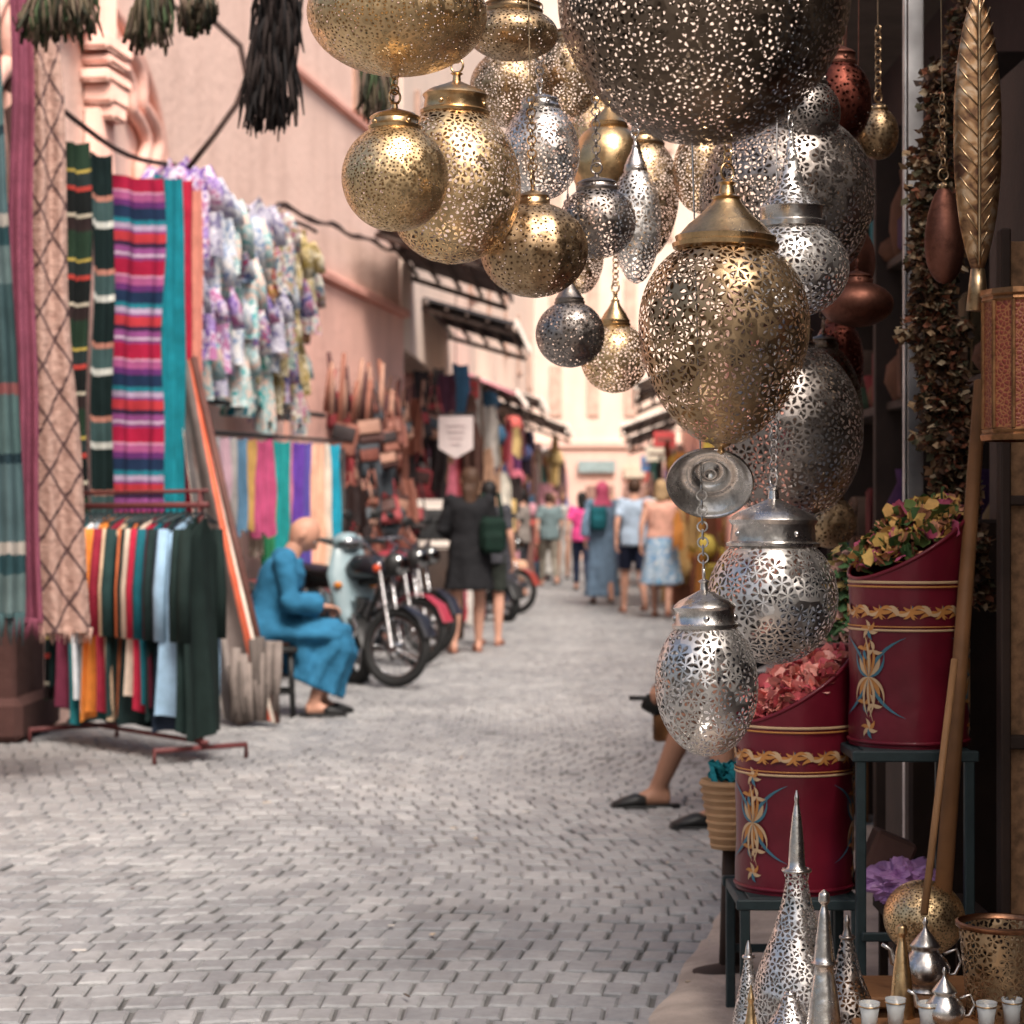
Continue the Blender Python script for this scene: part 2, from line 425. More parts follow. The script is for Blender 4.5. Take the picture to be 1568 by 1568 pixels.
e=empty('lantern_shop'); b=MB()
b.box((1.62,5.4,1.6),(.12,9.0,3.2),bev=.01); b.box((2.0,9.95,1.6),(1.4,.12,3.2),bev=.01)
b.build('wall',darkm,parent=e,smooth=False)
b=MB(); b.box((1.42,5.6,3.10),(.62,8.6,.06),bev=.01,rot=Matrix.Rotation(.05,3,'Y'))
b.build('roof',plain('shop_roof',(.08,.06,.05),.9),parent=e,smooth=False)
b=MB()
for z in(.5,1.05,1.6,2.1): b.box((1.45,6.9,z),(.24,3.6,.03),bev=.004)
for yy in(5.2,6.4,7.6,8.7): b.box((1.42,yy,1.3),(.26,.04,2.6),bev=.004)
b.build('shelves',darkwood,parent=e,smooth=False)
b=MB()
for (x0,y0,x1,y1) in((-.5,3.2,1.6,3.15),(-.62,3.9,1.6,3.85),(-.6,4.6,1.6,4.6),(-.55,5.3,1.6,5.3)):
    b.tube([(x0,y0,2.72),(.5,(y0+y1)/2,2.74),(x1,y1,2.72)],.018,0,10)
for x0 in(-.45,.25,.9): b.tube([(x0,2.9,2.765),(x0+.02,5.6,2.765)],.018,0,10)
for x0 in(-.45,.9): b.tube([(x0,5.5,2.78),(1.62,5.5,3.6)],.006,0,6)
b.build('hanging_poles',wood,parent=e)
goods=[(.02,.16,.20),(.14,.025,.025),(.11,.05,.03),(.12,.08,.04),(.05,.02,.06),(.16,.10,.07),(.03,.05,.03)]
b=MB(); mats=[cloth_mat(c) for c in goods]
for z in(.515,1.065,1.615,2.115):
    yy=5.35
    while yy<8.6:
        r=random.uniform(.05,.1);h=random.uniform(.1,.32)
        k=random.choice(('jar','bowl','box')); mi=random.randrange(len(mats))
        if k=='jar': b.lathe([(0.01,0),(r*.7,0),(r,h*.3),(r*.9,h*.6),(r*.4,h*.85),(r*.5,h),(.01,h)],(1.38,yy,z),16,mi)
        elif k=='bowl': b.lathe([(0.01,0),(r*.5,0),(r,h*.5),(r*.95,h*.5),(.01,.02)],(1.38,yy,z),16,mi)
        else: b.box((1.38,yy,z+h/2),(.14,r*1.6,h),mi)
        yy+=r*2.3
b.build('shelf_goods',mats)

# ------------------------------------------------------------ awnings
frame_wood=plain('weathered_wood',(.10,.07,.06),.8)
def awning(name,line,d0,d1,zin,zout,reach,mat,edge=None):
    e=empty(name); b=MB(); side=1 if reach>0 else -1
    n=int((d1-d0)/.18); 
    vs=[];fs=[]
    for i in range(n*2+1):
        dd=d0+(d1-d0)*i/(n*2); p=line(dd); zz=.02*(i%2)+.03*math.sin(i*.35+d0)
        vs+= [(p.x+.01*side,dd,zin+zz),(p.x+reach*(1+.04*math.sin(i*.5)),dd,zout+zz)]
    for i in range(n*2): a=i*2; fs.append([a,a+1,a+3,a+2])
    b.add(vs,fs); b.build('sheet',mat,parent=e,smooth=False)
    b=MB()
    for k in range(5):
        f=.05+.9*k/4; 
        p0=line(d0);p1=line(d1); zz=zin+(zout-zin)*f-.06
        b.tube([(p0.x+reach*f,d0,zz),(p1.x+reach*f,d1,zz)],.025,0,6)
    for dd in(d0+.1,d1-.1):
        p=line(dd); b.tube([(p.x,dd,zin-.12),(p.x+reach,dd,zout-.12)],.03,0,6)
    b.build('frame',frame_wood,parent=e)
    b=MB(); p0=line(d0);p1=line(d1)
    b.box((((p0.x+p1.x)/2+reach*1.04),(d0+d1)/2,zout),(.03,(d1-d0)*1.01,.10),0,Matrix.Rotation(-math.atan2(p1.x-p0.x,d1-d0),3,'Z'))
    b.build('fascia',edge or frame_wood,parent=e)
tin=plain('corrugated_tin',(.13,.10,.09),.6,.5,2); pale=plain('pale_canvas',(.8,.70,.62),.85); blackc=plain('black_tarp',(.04,.035,.035),.7); rosec=plain('rose_canvas',(.55,.22,.25),.8)
awning('tin_awning',ml,19.6,23.4,3.95,3.62,1.05,tin)
awning('tarp_awning',ml,24.5,28.5,3.75,3.45,1.05,blackc,edge=pale)
awning('tarp_awning.001',ml,29.5,33,3.3,2.95,.85,rosec,edge=pale)
awning('tarp_awning.002',ml,34.5,39,3.5,3.15,1.0,pale,edge=pale)
awning('tarp_awning.003',ml,41,47,3.5,3.0,1.3,pale,edge=pale)
awning('canvas_awning',rw,27,32,3.3,2.9,-.9,pale,edge=pale)
awning('canvas_awning.001',rw,36,41,3.2,2.8,-1.1,pale,edge=pale)
awning('canvas_awning.002',rw,45,52,3.3,2.9,-1.0,pale,edge=pale)

# ------------------------------------------------------------ textiles left
offl=lambda d,z,o=.3:V((lw(d,o).x,d,z))
def lattice_mat():
    M=Mat('lattice_rug'); uv=M.n('TexCoord').outputs['UV']
    s_=M.n('SeparateXYZ',{0:uv}); u=s_.outputs[0]; v=s_.outputs[1]
    wob=M.math('MULTIPLY',M.n('TexNoise',{'Vector':uv,'Scale':9,'Detail':2}).outputs[0],.12)
    U=M.math('ADD',M.math('MULTIPLY',u,1.5),wob); Vv=M.math('ADD',M.math('MULTIPLY',v,12.0),wob)
    def ln(x): return M.math('ABSOLUTE',M.math('SUBTRACT',M.math('FRACT',x),.5))
    a=ln(M.math('ADD',U,Vv)); b_=ln(M.math('SUBTRACT',U,Vv))
    m=M.math('LESS_THAN',M.math('MINIMUM',a,b_),.05)
    tc=M.n('TexCoord').outputs['Object']
    nz=M.n('TexNoise',{'Vector':tc,'Scale':30,'Detail':4}).outputs[0]
    c1=M.ramp(nz,[(.3,(.36,.22,.18)),(.7,(.52,.35,.29))])
    col=M.n('MixRGB',{'Fac':m,'Color1':c1,'Color2':(.10,.06,.06,1)}).outputs[0]
    bp=M.n('Bump',{'Height':nz,'Strength':.6,'Distance':.02}).outputs[0]
    return M.surf(M.n('BsdfPrincipled',{'Base Color':col,'Roughness':.95,'Normal':bp,'Specular IOR Level':.1}).outputs[0])
def fringe(b,p,wd_,w,n,l,mi):
    for i in range(n):
        q=V(p)+V(wd_)*w*(i/(n-1)-.5); b.tube([q,q+V((random.uniform(-.01,.01),0,-l*random.uniform(.7,1.1)))],[.006,.002],mi,5)
b=MB()
b.cloth((-2.13,9.6,3.55),(1,.35,0),.14,3.55-.69,0,2.0,.03,1.7,22,24,lean=(.12,0,0)); fringe(b,(-2.01,9.62,.71),(1,.25,0),.22,30,.07,0)
b.build('hanging_lattice_rug',lattice_mat())
b=MB(); b.cloth((-2.20,9.5,3.6),(1,.3,0),.09,3.6-.74,0,2,.03,1.5,16,20,seed=3,lean=(.04,0,0)); fringe(b,(-2.16,9.5,.76),(1,.1,0),.13,12,.1,0)
b.build('hanging_pink_shawl',cloth_mat((.24,.07,.11)))
tealrug=stripe_mat([(5,(.05,.09,.095)),(.6,(.25,.09,.09)),(3,(.09,.15,.15)),(.5,(.02,.04,.05)),(4,(.08,.13,.14)),(.6,(.4,.36,.32)),(1,(.03,.07,.08)),(2,(.12,.17,.17))],2)
b=MB(); b.cloth((-2.24,9.1,3.6),(1,.3,0),.12,3.6-.78,0,2,.035,1.6,16,20,seed=5,lean=(.06,0,0)); fringe(b,(-2.18,9.1,.80),(1,.3,0),.18,18,.13,0)
b.build('hanging_teal_rug',tealrug)
b=MB(); b.tube([(-3.2,9.2,3.58),(-1.9,9.75,3.58)],.02,0,8); b.tube([(-2.6,9.4,3.58),(-2.75,11.5,3.7)],.02,0,8); b.build('rug_rail',darkwood)

dk=stripe_mat([(6,(.02,.04,.025)),(.6,(.45,.34,.08)),(3,(.02,.03,.03)),(1.0,(.4,.05,.04)),(5,(.01,.012,.012)),(.7,(.5,.45,.35)),(3,(.03,.02,.02))],6)
dk2=stripe_mat([(6,(.01,.02,.02)),(.8,(.45,.2,.15)),(3,(.05,.09,.09)),(1,(.6,.6,.55))],6)
b=MB()
b.cloth((-2.40,11.7,3.28),(.75,.66,0),.19,2.95,0,2,.035,1,nx=24,nz=20); b.cloth((-2.31,12.0,3.26),(.7,.7,0),.15,2.5,1,2,.035,1,seed=2,nx=20)
b.cloth((-2.5,11.9,3.2),(.75,.66,0),.25,3.0,0,3,.035,1,nx=20,nz=20,seed=9)
b.build('dark_striped_blanket',[dk,dk2])
st=stripe_mat([(2.4,(.36,.015,.05)),(.4,(.55,.27,.38)),(1.2,(.36,.09,.22)),(1,(.12,.03,.14)),(2.0,(.015,.03,.07)),(.8,(.02,.18,.23)),(.9,(.42,.32,.44)),(.4,(.2,.06,.2)),(1.6,(.44,.04,.05)),(.8,(.04,.02,.05)),(1.0,(.26,.07,.22)),(.5,(.50,.38,.48)),(.6,(.22,.05,.17))],4)
b=MB(); b.cloth((-2.215,12.5,3.22),(.75,.66,0),.41,1.98,0,2.4,.035,1,nx=24,nz=20); b.build('striped_blanket',st)
b=MB(); b.cloth((-2.055,12.8,3.26),(.6,.8,0),.22,2.1,0,2.5,.04,1,seed=4); b.build('teal_blanket',cloth_mat((.01,.20,.25)))
b=MB(); b.cloth((-2.01,13.1,3.3),(.6,.8,0),.14,2.3,0,1.5,.03,1.1,seed=6); b.cloth((-1.97,13.25,3.26),(.6,.8,0),.13,2.3,1,1.5,.03,1.1,seed=7); b.build('red_blanket',[cloth_mat((.45,.02,.05)),cloth_mat((.62,.24,.18))])
pr=[print_mat(c,s_) for c,s_ in [
 ([(.42,.30,.60),(.20,.10,.36),(.74,.66,.76),(.46,.18,.34)],12),
 ([(.04,.28,.23),(.40,.58,.50),(.74,.72,.66),(.03,.16,.20)],12),
 ([(.80,.77,.75),(.42,.50,.60),(.80,.77,.75),(.26,.34,.50)],14),
 ([(.34,.25,.07),(.55,.44,.24),(.20,.15,.06),(.66,.58,.42)],12),
 ([(.76,.70,.68),(.58,.10,.15),(.12,.16,.38),(.78,.72,.70)],12),
 ([(.06,.08,.26),(.32,.22,.48),(.60,.56,.66),(.48,.20,.34)],11),
 ([(.08,.40,.40),(.68,.72,.70),(.28,.48,.50),(.74,.56,.48)],11),
 ([(.55,.07,.05),(.72,.56,.44),(.40,.24,.05),(.2,.06,.06)],11),
 ([(.52,.50,.58),(.34,.32,.44),(.66,.64,.68),(.22,.20,.32)],10),
 ([(.28,.25,.12),(.38,.16,.24),(.58,.56,.48),(.10,.16,.22)],11)]]
b=MB()
order=[0,8,0,2,6,1,2,6,4,5,9,2,3,5,3,7]
rows=[3.42,3.12,2.82,2.55]
for r_,zt in enumerate(rows):
    for k in range(17):
        q=(k+.5*(r_%2))/17; d=13.25+3.45*q+random.uniform(-.06,.06); m=order[min(15,int(q*15.9))]
        if random.random()<.35: m=random.randrange(len(pr))
        top=zt+random.uniform(-.08,.08)+.05*q
        hh=min(random.uniform(.46,.66),top-1.98+random.uniform(0,.10))
        a=random.uniform(.1,1.0); o_=.22+.045*(3-r_)+.05*(k%2)+random.uniform(-.02,.03)
        if random.random()<.75: b.shirt(offl(d,top,o_),(math.cos(a),math.sin(a),0),random.uniform(.20,.29),hh,m,k+r_*31,random.uniform(.35,.7),lean=(random.uniform(-.03,.03),0,0))
        else: b.cloth(offl(d,top,o_),(math.cos(a),math.sin(a),0),random.uniform(.10,.18),hh,m,random.uniform(1.5,3.5),.05,random.uniform(.8,1.5),12,9,seed=k+r_*31,lean=(random.uniform(-.12,.12),0,0),jag=.12,gather=random.uniform(.3,.8))
b.build('printed_garments',pr)
b=MB()
b.tube([offl(x,3.36+.015*(x-11)+.05*math.cos((x-11)*2.2),.36) for x in [11+.25*i for i in range(25)]],.016,0,6)
for zt in (2.9,2.5): b.tube([offl(x,zt,.25) for x in (13.2,15,16.8)],.013,0,6)
for x in (13.5,15.2,16.5): b.tube([offl(x,2.9,.25),offl(x,2.93,.0)],.013,0,6)
pts=[offl(16.2+.3*i,3.58+.018*i+.02*math.sin(i*1.1),.26-.011*i) for i in range(20)]
b.tube(pts,.016,0,6); b.tube([p+V((0,0,.015+.015*math.sin(i*1.9))) for i,p in enumerate(pts)],.012,0,6)
b.build('display_rope',plain('rope_dark',(.07,.04,.035),.8))
b=MB(); pts=[(288,258),(330,205),(362,160),(378,118),(368,70),(330,35),(270,12),(190,-40)]
b.tube([from_pixel(x,y_,12.2) for x,y_ in pts],.017,0,8); b.build('overhead_cable',plain('cable_sheath',(.06,.035,.03),.7))
b=MB(); low=[((.55,.42,.08),14.0),((.28,.27,.28),14.12),((.45,.3,.35),14.25),((.12,.1,.12),14.4),((.35,.33,.32),14.55),((.10,.2,.3),14.7),((.15,.12,.15),14.85),((.5,.3,.1),15.05),((.45,.08,.18),15.25),((.6,.5,.4),15.4),((.05,.28,.13),15.55),((.02,.27,.27),15.8),((.35,.1,.1),15.95),((.6,.2,.3),16.1),((.14,.06,.36),16.3),((.3,.25,.5),16.45),((.12,.09,.36),16.6),((.80,.46,.32),16.85),((.82,.52,.38),17.05),((.7,.6,.5),17.2),((.02,.30,.42),17.4),((.02,.27,.40),17.65)]
for k,(c,d) in enumerate(low):
    b.cloth(offl(d,1.75+.02*(d-14),.3+.05*(k%3)),(.7,.7,0),random.uniform(.13,.2),random.uniform(.6,.85) if k<10 else random.uniform(.85,1.15),k,2.5,.03,1.05,seed=k,nz=8,jag=.05,lean=(random.uniform(-.03,.03),0,0))
b.build('plain_scarves',[cloth_mat(c) for c,_ in low])
b=MB(); b.tube([offl(13.7,1.77,.32),offl(18.1,1.86,.32)],.014,0,8)
for d in(13.7,15.8,18.1): b.tube([offl(d,1.80,.32),offl(d,0,.32)],.018,0,8)
b.tube([offl(13.6,1.98,.3),offl(17.5,2.05,.3)],.02,0,8)
b.build('scarf_rail',mt_black)
b=MB()
for k in range(36):
    d=13.9+random.random()*4.3; b.box(offl(d,.12+.1*(k%7),.2+random.uniform(-.04,.04)),(.4,.35,.09),k%5,Matrix.Rotation(-.15+random.uniform(-.2,.2),3,'Z'),bev=.03)
b.build('folded_textiles',[cloth_mat(c) for c in((.2,.05,.05),(.3,.2,.15),(.04,.08,.12),(.12,.05,.05),(.03,.03,.03))])
bagc=[(.16,.05,.035),(.26,.10,.07),(.03,.02,.02),(.28,.04,.045),(.07,.03,.025),(.32,.17,.12),(.05,.06,.07)]
b=MB()
for k in range(110):
    d=18.2+random.random()*3.9; z=random.uniform(.4,2.25); p=offl(d,z,random.uniform(.12,.4)); w=random.uniform(.08,.17)
    mi=random.randrange(7); R=Matrix.Rotation(random.uniform(-.6,.6),3,'Z')@Matrix.Rotation(random.uniform(-.3,.3),3,'Y')
    if k%3==0: b.cloth(p+V((0,0,.2)),(math.cos(k),math.sin(k),0),w*1.6,random.uniform(.3,.6),mi,2,.03,1.1,8,6,seed=k,gather=.5,jag=.06)
    else:
        b.box(p,(w*1.5,w*.5,w*random.uniform(1.1,2.4)),mi,R,bev=.03)
        b.box(p+R@V((0,-w*.3,w*.3)),(w*1.3,w*.12,w*.8),(mi+1)%7,R,bev=.01)
        b.tube([p+V((-.5*w,0,w*.6)),p+V((-.2*w,0,w*2.4)),p+V((.2*w,0,w*2.4)),p+V((.5*w,0,w*.6))],.01,mi,5)
b.build('leather_bags',[plain('leather',c,.6) for c in bagc])
b=MB()
for k in range(26):
    p=offl(17.8+k*.16,2.05+random.uniform(-.1,.1),.25); h=random.uniform(.3,.6)
    b.tube([p,p+V((random.uniform(-.08,.08),random.uniform(-.1,.1),h))],[.03,.018],k%3,6)
b.build('wooden_souvenirs',[plain('souv_a',(.30,.12,.08),.7),plain('souv_b',(.45,.25,.18),.7),plain('souv_c',(.08,.03,.03),.7)])

e=empty('clothes_rack'); A=V((-1.50,10.5,0)); B=V((-2.42,11.65,0)); ax=(B-A).normalized(); pr_=V((-ax.y,ax.x,0))
b=MB(); zr=1.27
b.tube([A+V((0,0,zr)),B+V((0,0,zr))],.016); b.tube([A+V((0,0,zr+.07))+pr_*.0,B+V((0,0,zr+.07))],.01)
for P_ in(A+ax*.06,B-ax*.06):
    b.tube([P_+V((0,0,.06)),P_+V((0,0,zr+.07))],.015)
    b.tube([P_-pr_*.26+V((0,0,0)),P_-pr_*.26+V((0,0,.07)),P_+pr_*.26+V((0,0,.07)),P_+pr_*.26],.014)
b.tube([A+V((0,0,.1)),B+V((0,0,.1))],.012)
b.build('frame',plain('red_brown_paint',(.14,.04,.04),.5),parent=e)
gc=[(.012,.022,.02),(.014,.028,.026),(.30,.46,.62),(.02,.03,.05),(.015,.03,.03),(.10,.015,.03),(.01,.10,.13),(.40,.02,.05),(.62,.52,.42),(.015,.03,.03),(.70,.20,.08),(.02,.05,.05),(.75,.58,.40),(.25,.02,.04),(.02,.08,.08),(.80,.26,.05),(.90,.34,.08),(.52,.66,.76),(.78,.80,.82),(.02,.16,.18),(.16,.03,.06),(.02,.07,.06),(.012,.03,.03)]
b=MB(); b2=MB()
for k,c in enumerate(gc):
    t=.05+1.36*k/(len(gc)-1); P_=A+ax*t; hh=random.uniform(.92,1.10)
    wdir=(V((-.50,-.86,0))+ax*random.uniform(-.22,.22)).normalized()
    vs=[];fs=[];nx,nz=16,16
    for side in(0,1):
        for kz in range(nz+1):
            v=kz/nz; ww=.18*(.22+.78*min(1,(v/.12))**.7)*(1+.12*v)
            for i2 in range(nx+1):
                u=i2/nx*2-1; th=(.026+.020*math.sin(u*7+k+v*3)*(.3+v))*math.sqrt(max(0,1-u*u))*(1 if side else -1)
                vs.append(P_+wdir*u*ww+ax*(th+.015*math.sin(v*5+k)+.03*math.sin(u*5+k)*v)+V((0,0,zr-.05-hh*v-.04*abs(u)*(1-v)-.02*v*math.sin(u*3+k))))
        o=side*(nx+1)*(nz+1)
        for kz in range(nz):
            for i2 in range(nx): a=o+kz*(nx+1)+i2; fs.append([a,a+1,a+nx+2,a+nx+1])
    b.add(vs,fs,k)
    for sg in(-1,1):
        q=P_+wdir*.16*sg+V((0,0,zr-.12)); b.tube([q,q+V((0,0,-.3))+wdir*.03*sg,q+V((0,0,-.55))+wdir*.02*sg],[(.028,.02),(.032,.022),(.034,.026)],k,8)
    b2.tube([P_+wdir*.16+V((0,0,zr-.09)),P_+V((0,0,zr-.035)),P_-wdir*.16+V((0,0,zr-.09))],.006,0,6)
    b2.tube([P_+V((0,0,zr-.035)),P_+V((0,0,zr+.0)),P_+V((.01,0,zr+.02))],.003,0,5)
b.build('hanging_garments',[cloth_mat(c) for c in gc],parent=e); b2.build('hangers',mt_steel,parent=e)
b=MB(); m=stripe_mat([(1.6,(.80,.70,.60)),(1,(.62,.10,.05)),(1.8,(.80,.18,.10)),(6,(.16,.13,.12)),(2,(.28,.24,.22)),(4,(.10,.09,.09))],1,0)
T0=V((-1.93,12.9,2.15)); B0=V((-1.36,12.3,.02)); wv=V((-.72,.4,0)).normalized()
vs=[];uv=[];fs=[]
for k in range(25):
    v=k/24; c=T0.lerp(B0,v)+V((0,0,-.06*math.sin(v*math.pi)))
    for i in range(13):
        u=i/12; vs.append(c+wv*u*(.14+.24*v)+V((0,.02*math.sin(u*9+v*5),.02*math.sin(u*7)))); uv.append((u,v))
for k in range(24):
    for i in range(12): a=k*13+i; fs.append([a,a+1,a+14,a+13])
b.add(vs,fs,0,uv=uv); b.tube([T0+V((0,.03,.03)),B0+V((0,.03,0))],.022,1); b.tube([T0+V((-.05,.04,0)),B0+V((-.32,.3,0))],.018,1)
for k in range(14):
    q=B0+V((-.0-.02*k,.06,.42+random.uniform(-.1,.1))); b.tube([q,q+V((random.uniform(-.02,.02),-.01,-.2)),q+V((random.uniform(-.03,.03),-.02,-q.z+.03))],[.03,.028,.012],2+k%2,6)
b.build('leaning_rug',[m,plain('rug_pole',(.12,.05,.04),.6),cloth_mat((.24,.20,.18)),cloth_mat((.12,.10,.09))])

def tassel(name,x,y1,w,d,cols,n=260,thin=1.0):
    b=MB(); c=from_pixel(x,y1,d); ztop=3.3; R=w/2*mpp(d); h=ztop-c.z
    for k in range(n):
        a=random.random()*6.28; r=R*math.sqrt(random.random())
        t0=random.uniform(0,.8); l=random.uniform(.12,.3)
        z0=h*(1-t0); sway=R*.35*math.sin(t0*4+k%3)
        p=V((math.cos(a)*r*.7+sway,math.sin(a)*r*.7,z0)); q=p+V((math.cos(a)*r*.35+random.uniform(-.015,.015),math.sin(a)*r*.4,-l*.5)); e_=q+V((random.uniform(-.02,.02),random.uniform(-.02,.02),-l*.5))
        if e_.z<-.02: e_.z=random.uniform(-.05,.04)
        b.tube([p,q,e_],[.007*thin,.009*thin,.003],random.randrange(len(cols)),5)
    b.tube([(0,0,h),(0,0,h*.2)],[.03,.02],0,6)
    b.build(name,[cloth_mat(k) for k in cols],loc=(c.x,c.y,c.z))
blk=[(.016,.014,.014),(.03,.022,.02)]; herb=[(.10,.08,.05),(.14,.11,.075),(.05,.05,.035),(.17,.12,.09),(.07,.10,.05)]
tassel('hanging_yarn_bundle',418,190,68,8,blk,360,.8); tassel('hanging_herb_bundle',85,36,95,8.2,herb,240,.8); tassel('hanging_herb_bundle.001',228,54,50,8,herb,200,.8); tassel('hanging_yarn_bundle.001',578,168,42,8.3,herb,240,.8); tassel('hanging_herb_bundle.002',300,4,46,8.4,herb,200,.8)
b=MB(); b.tube([(-2.8,8.2,3.32),(-1,8.1,3.28),(.6,8.2,3.3),(1.6,8.2,3.3)],.012); b.build('bundle_rope',darkwood)

def stall_goods(name,line,d0,d1,n,pal,zlo,zhi,olo,ohi,wmax=.5):
    b=MB()
    for k in range(n):
        d=random.uniform(d0,d1); p=line(d,random.uniform(olo,ohi)); p.z=random.uniform(zlo+.5,zhi)
        t=random.random()
        mi=random.randrange(len(pal))
        if t<.7:
            a=random.uniform(-.3,1.2); b.cloth(p,(math.cos(a),math.sin(a),0),random.uniform(.10,wmax),min(p.z-.1,random.uniform(.3,1.1)),mi,2,.04,1.1,8,6,seed=k,gather=random.uniform(0,.6),jag=.1)
        elif t<.85: b.box((p.x,p.y,random.uniform(.2,.7)),(.3,.4,random.uniform(.3,.5)),mi,Matrix.Rotation(t*9,3,'Z'),bev=.05)
        else: b.lathe([(.01,-.15),(.1,-.14),(.16,.0),(.1,.12),(.06,.14)],(p.x,p.y,p.z-.2),12,mi)
    b.build(name,[cloth_mat(c) for c in pal])
palA=[(.5,.06,.08),(.08,.03,.05),(.03,.02,.03),(.15,.05,.14),(.5,.3,.2),(.05,.12,.2),(.55,.15,.2),(.65,.6,.55),(.10,.05,.04),(.3,.05,.06),(.04,.03,.03)]
palB=[(.7,.42,.28),(.75,.7,.6),(.6,.14,.12),(.12,.32,.28),(.75,.55,.25),(.6,.3,.35),(.16,.2,.42),(.22,.12,.10),(.12,.08,.08)]
stall_goods('hanging_shop_goods',ml,22.6,30,130,palA,0,3.0,.0,.65,.32)
stall_goods('hanging_shop_goods.001',ml,30,42,190,palB+palA,0,3.0,.0,.75,.3)
stall_goods('hanging_shop_goods.002',ml,42,60,190,palB,0,3.0,-.1,1.1,.35)
palC=[(.75,.5,.12),(.7,.3,.08),(.6,.38,.16),(.4,.12,.08),(.7,.6,.42),(.25,.1,.06),(.8,.62,.14)]
stall_goods('right_shop_goods',rw,25,36,150,palC,.2,2.4,-.45,.5,.22)
stall_goods('right_shop_goods.001',rw,36,60,170,palB,.2,2.7,-.6,.4,.3)
palD=[(.02,.16,.20),(.12,.02,.03),(.03,.02,.03),(.10,.05,.03),(.05,.02,.06),(.16,.09,.06)]
stall_goods('right_shop_goods.002',rw,10.3,24,90,palD,.2,2.8,.3,.9,.35)
b=MB()
for k,(dd,zz_,w_,h_,side) in enumerate(((25.5,2.75,.3,.22,0),(31.8,2.55,.35,.25,0),(37,2.6,.4,.3,0),(43,2.55,.45,.3,0),(50,2.7,.5,.35,0),(33.5,2.45,.35,.25,1),(42.5,2.5,.45,.3,1),(54,2.6,.5,.4,1))):
    p=(ml(dd,.45) if not side else rw(dd,-.45)); b.box((p.x,dd,zz_),(w_,.04,h_),k%5,bev=.008); b.box((p.x,dd-.025,zz_),(w_*.7,.006,h_*.15),5); b.tube([(p.x-(.5 if not side else -.5),dd,zz_+h_*.6),(p.x+.1,dd,zz_+h_*.6)],.012,6,6)
b.build('projecting_shop_signs',[cloth_mat(c) for c in((.6,.1,.1),(.75,.68,.55),(.1,.2,.4),(.7,.5,.15),(.75,.7,.68))]+[cloth_mat((.2,.12,.1)),mt_black],smooth=False)
b=MB(); c=from_pixel(698,668,21); w=.17;
vs=[(-w,0,.2),(w,0,.2),(w,0,-.12),(0,0,-.22),(-w,0,-.12)]; vs2=[(x,y+.02,z) for x,y,z in vs]
b.add(vs+vs2,[[0,1,2,3,4],[9,8,7,6,5]]+[[i,(i+1)%5,5+(i+1)%5,5+i] for i in range(5)],0)
b.tube([(-w-.02,0.01,.22),(w+.02,.01,.22)],.012,1); b.tube([(0,.01,.22),(0,.01,1.6)],.005,1)
for k in range(4): b.box((0,-.004,.1-.06*k),(.2-.03*k,.006,.015),2)
b.build('shop_pennant',[plain('pennant',(.72,.62,.60),.8,.1),mt_black,plain('ink',(.5,.4,.4),.8)],loc=c,smooth=False)

# ------------------------------------------------------------ people
def head_mesh(mb,c,pitch=0,yaw=0,mi=0,mi_eye=1,mi_dark=2):
    c=V(c); R=Matrix.Rotation(yaw,3,'Z')@Matrix.Rotation(-pitch,3,'X'); seg,rings=32,24; vs=[];fs=[]
    for i in range(rings+1):
        p=math.pi*(.01+.98*i/rings)
        for j in range(seg):
            a=2*math.pi*j/seg; x,y,z=math.sin(p)*math.cos(a),math.sin(p)*math.sin(a),math.cos(p)
            X,Y,Z=x*.076,y*.096,z*.115
            if z<0: k=1-.30*(-z)**1.4; X*=k; Y*=(1-.12*(-z)) if y>0 else (1-.35*(-z))
            if y>0:
                Y+=.024*math.exp(-((x/.15)**2+((z+.2)/.20)**2))+.008*math.exp(-((x/.2)**2+((z+.6)/.13)**2))+.010*math.exp(-((x/.3)**2+((z+.92)/.15)**2))
                Y-=.010*math.exp(-(((abs(x)-.38)/.16)**2+((z-.03)/.13)**2))
                Y+=.005*math.exp(-((x/.5)**2+((z-.22)/.10)**2))
            vs.append(c+R@V((X,Y,Z)))
    for i in range(rings):
        for j in range(seg): fs.append([i*seg+j,(i+1)*seg+j,(i+1)*seg+(j+1)%seg,i*seg+(j+1)%seg])
    fs.append(list(range(seg))); fs.append([rings*seg+j for j in range(seg)][::-1])
    mb.add(vs,fs,mi)
    for s_ in(-1,1):
        mb.ell(c+R@V((s_*.076,-.005,-.005)),(.010,.020,.032),mi,10,6,R)
        mb.ell(c+R@V((s_*.030,.077,.003)),(.013,.010,.009),mi_eye,8,6,R)
        mb.ell(c+R@V((s_*.030,.085,.003)),(.006,.004,.006),mi_dark,8,6,R)
        mb.ell(c+R@V((s_*.031,.088,.026)),(.019,.005,.004),mi_dark,8,6,R)
    mb.ell(c+R@V((0,.088,-.062)),(.022,.006,.005),3,8,6,R)
    return R
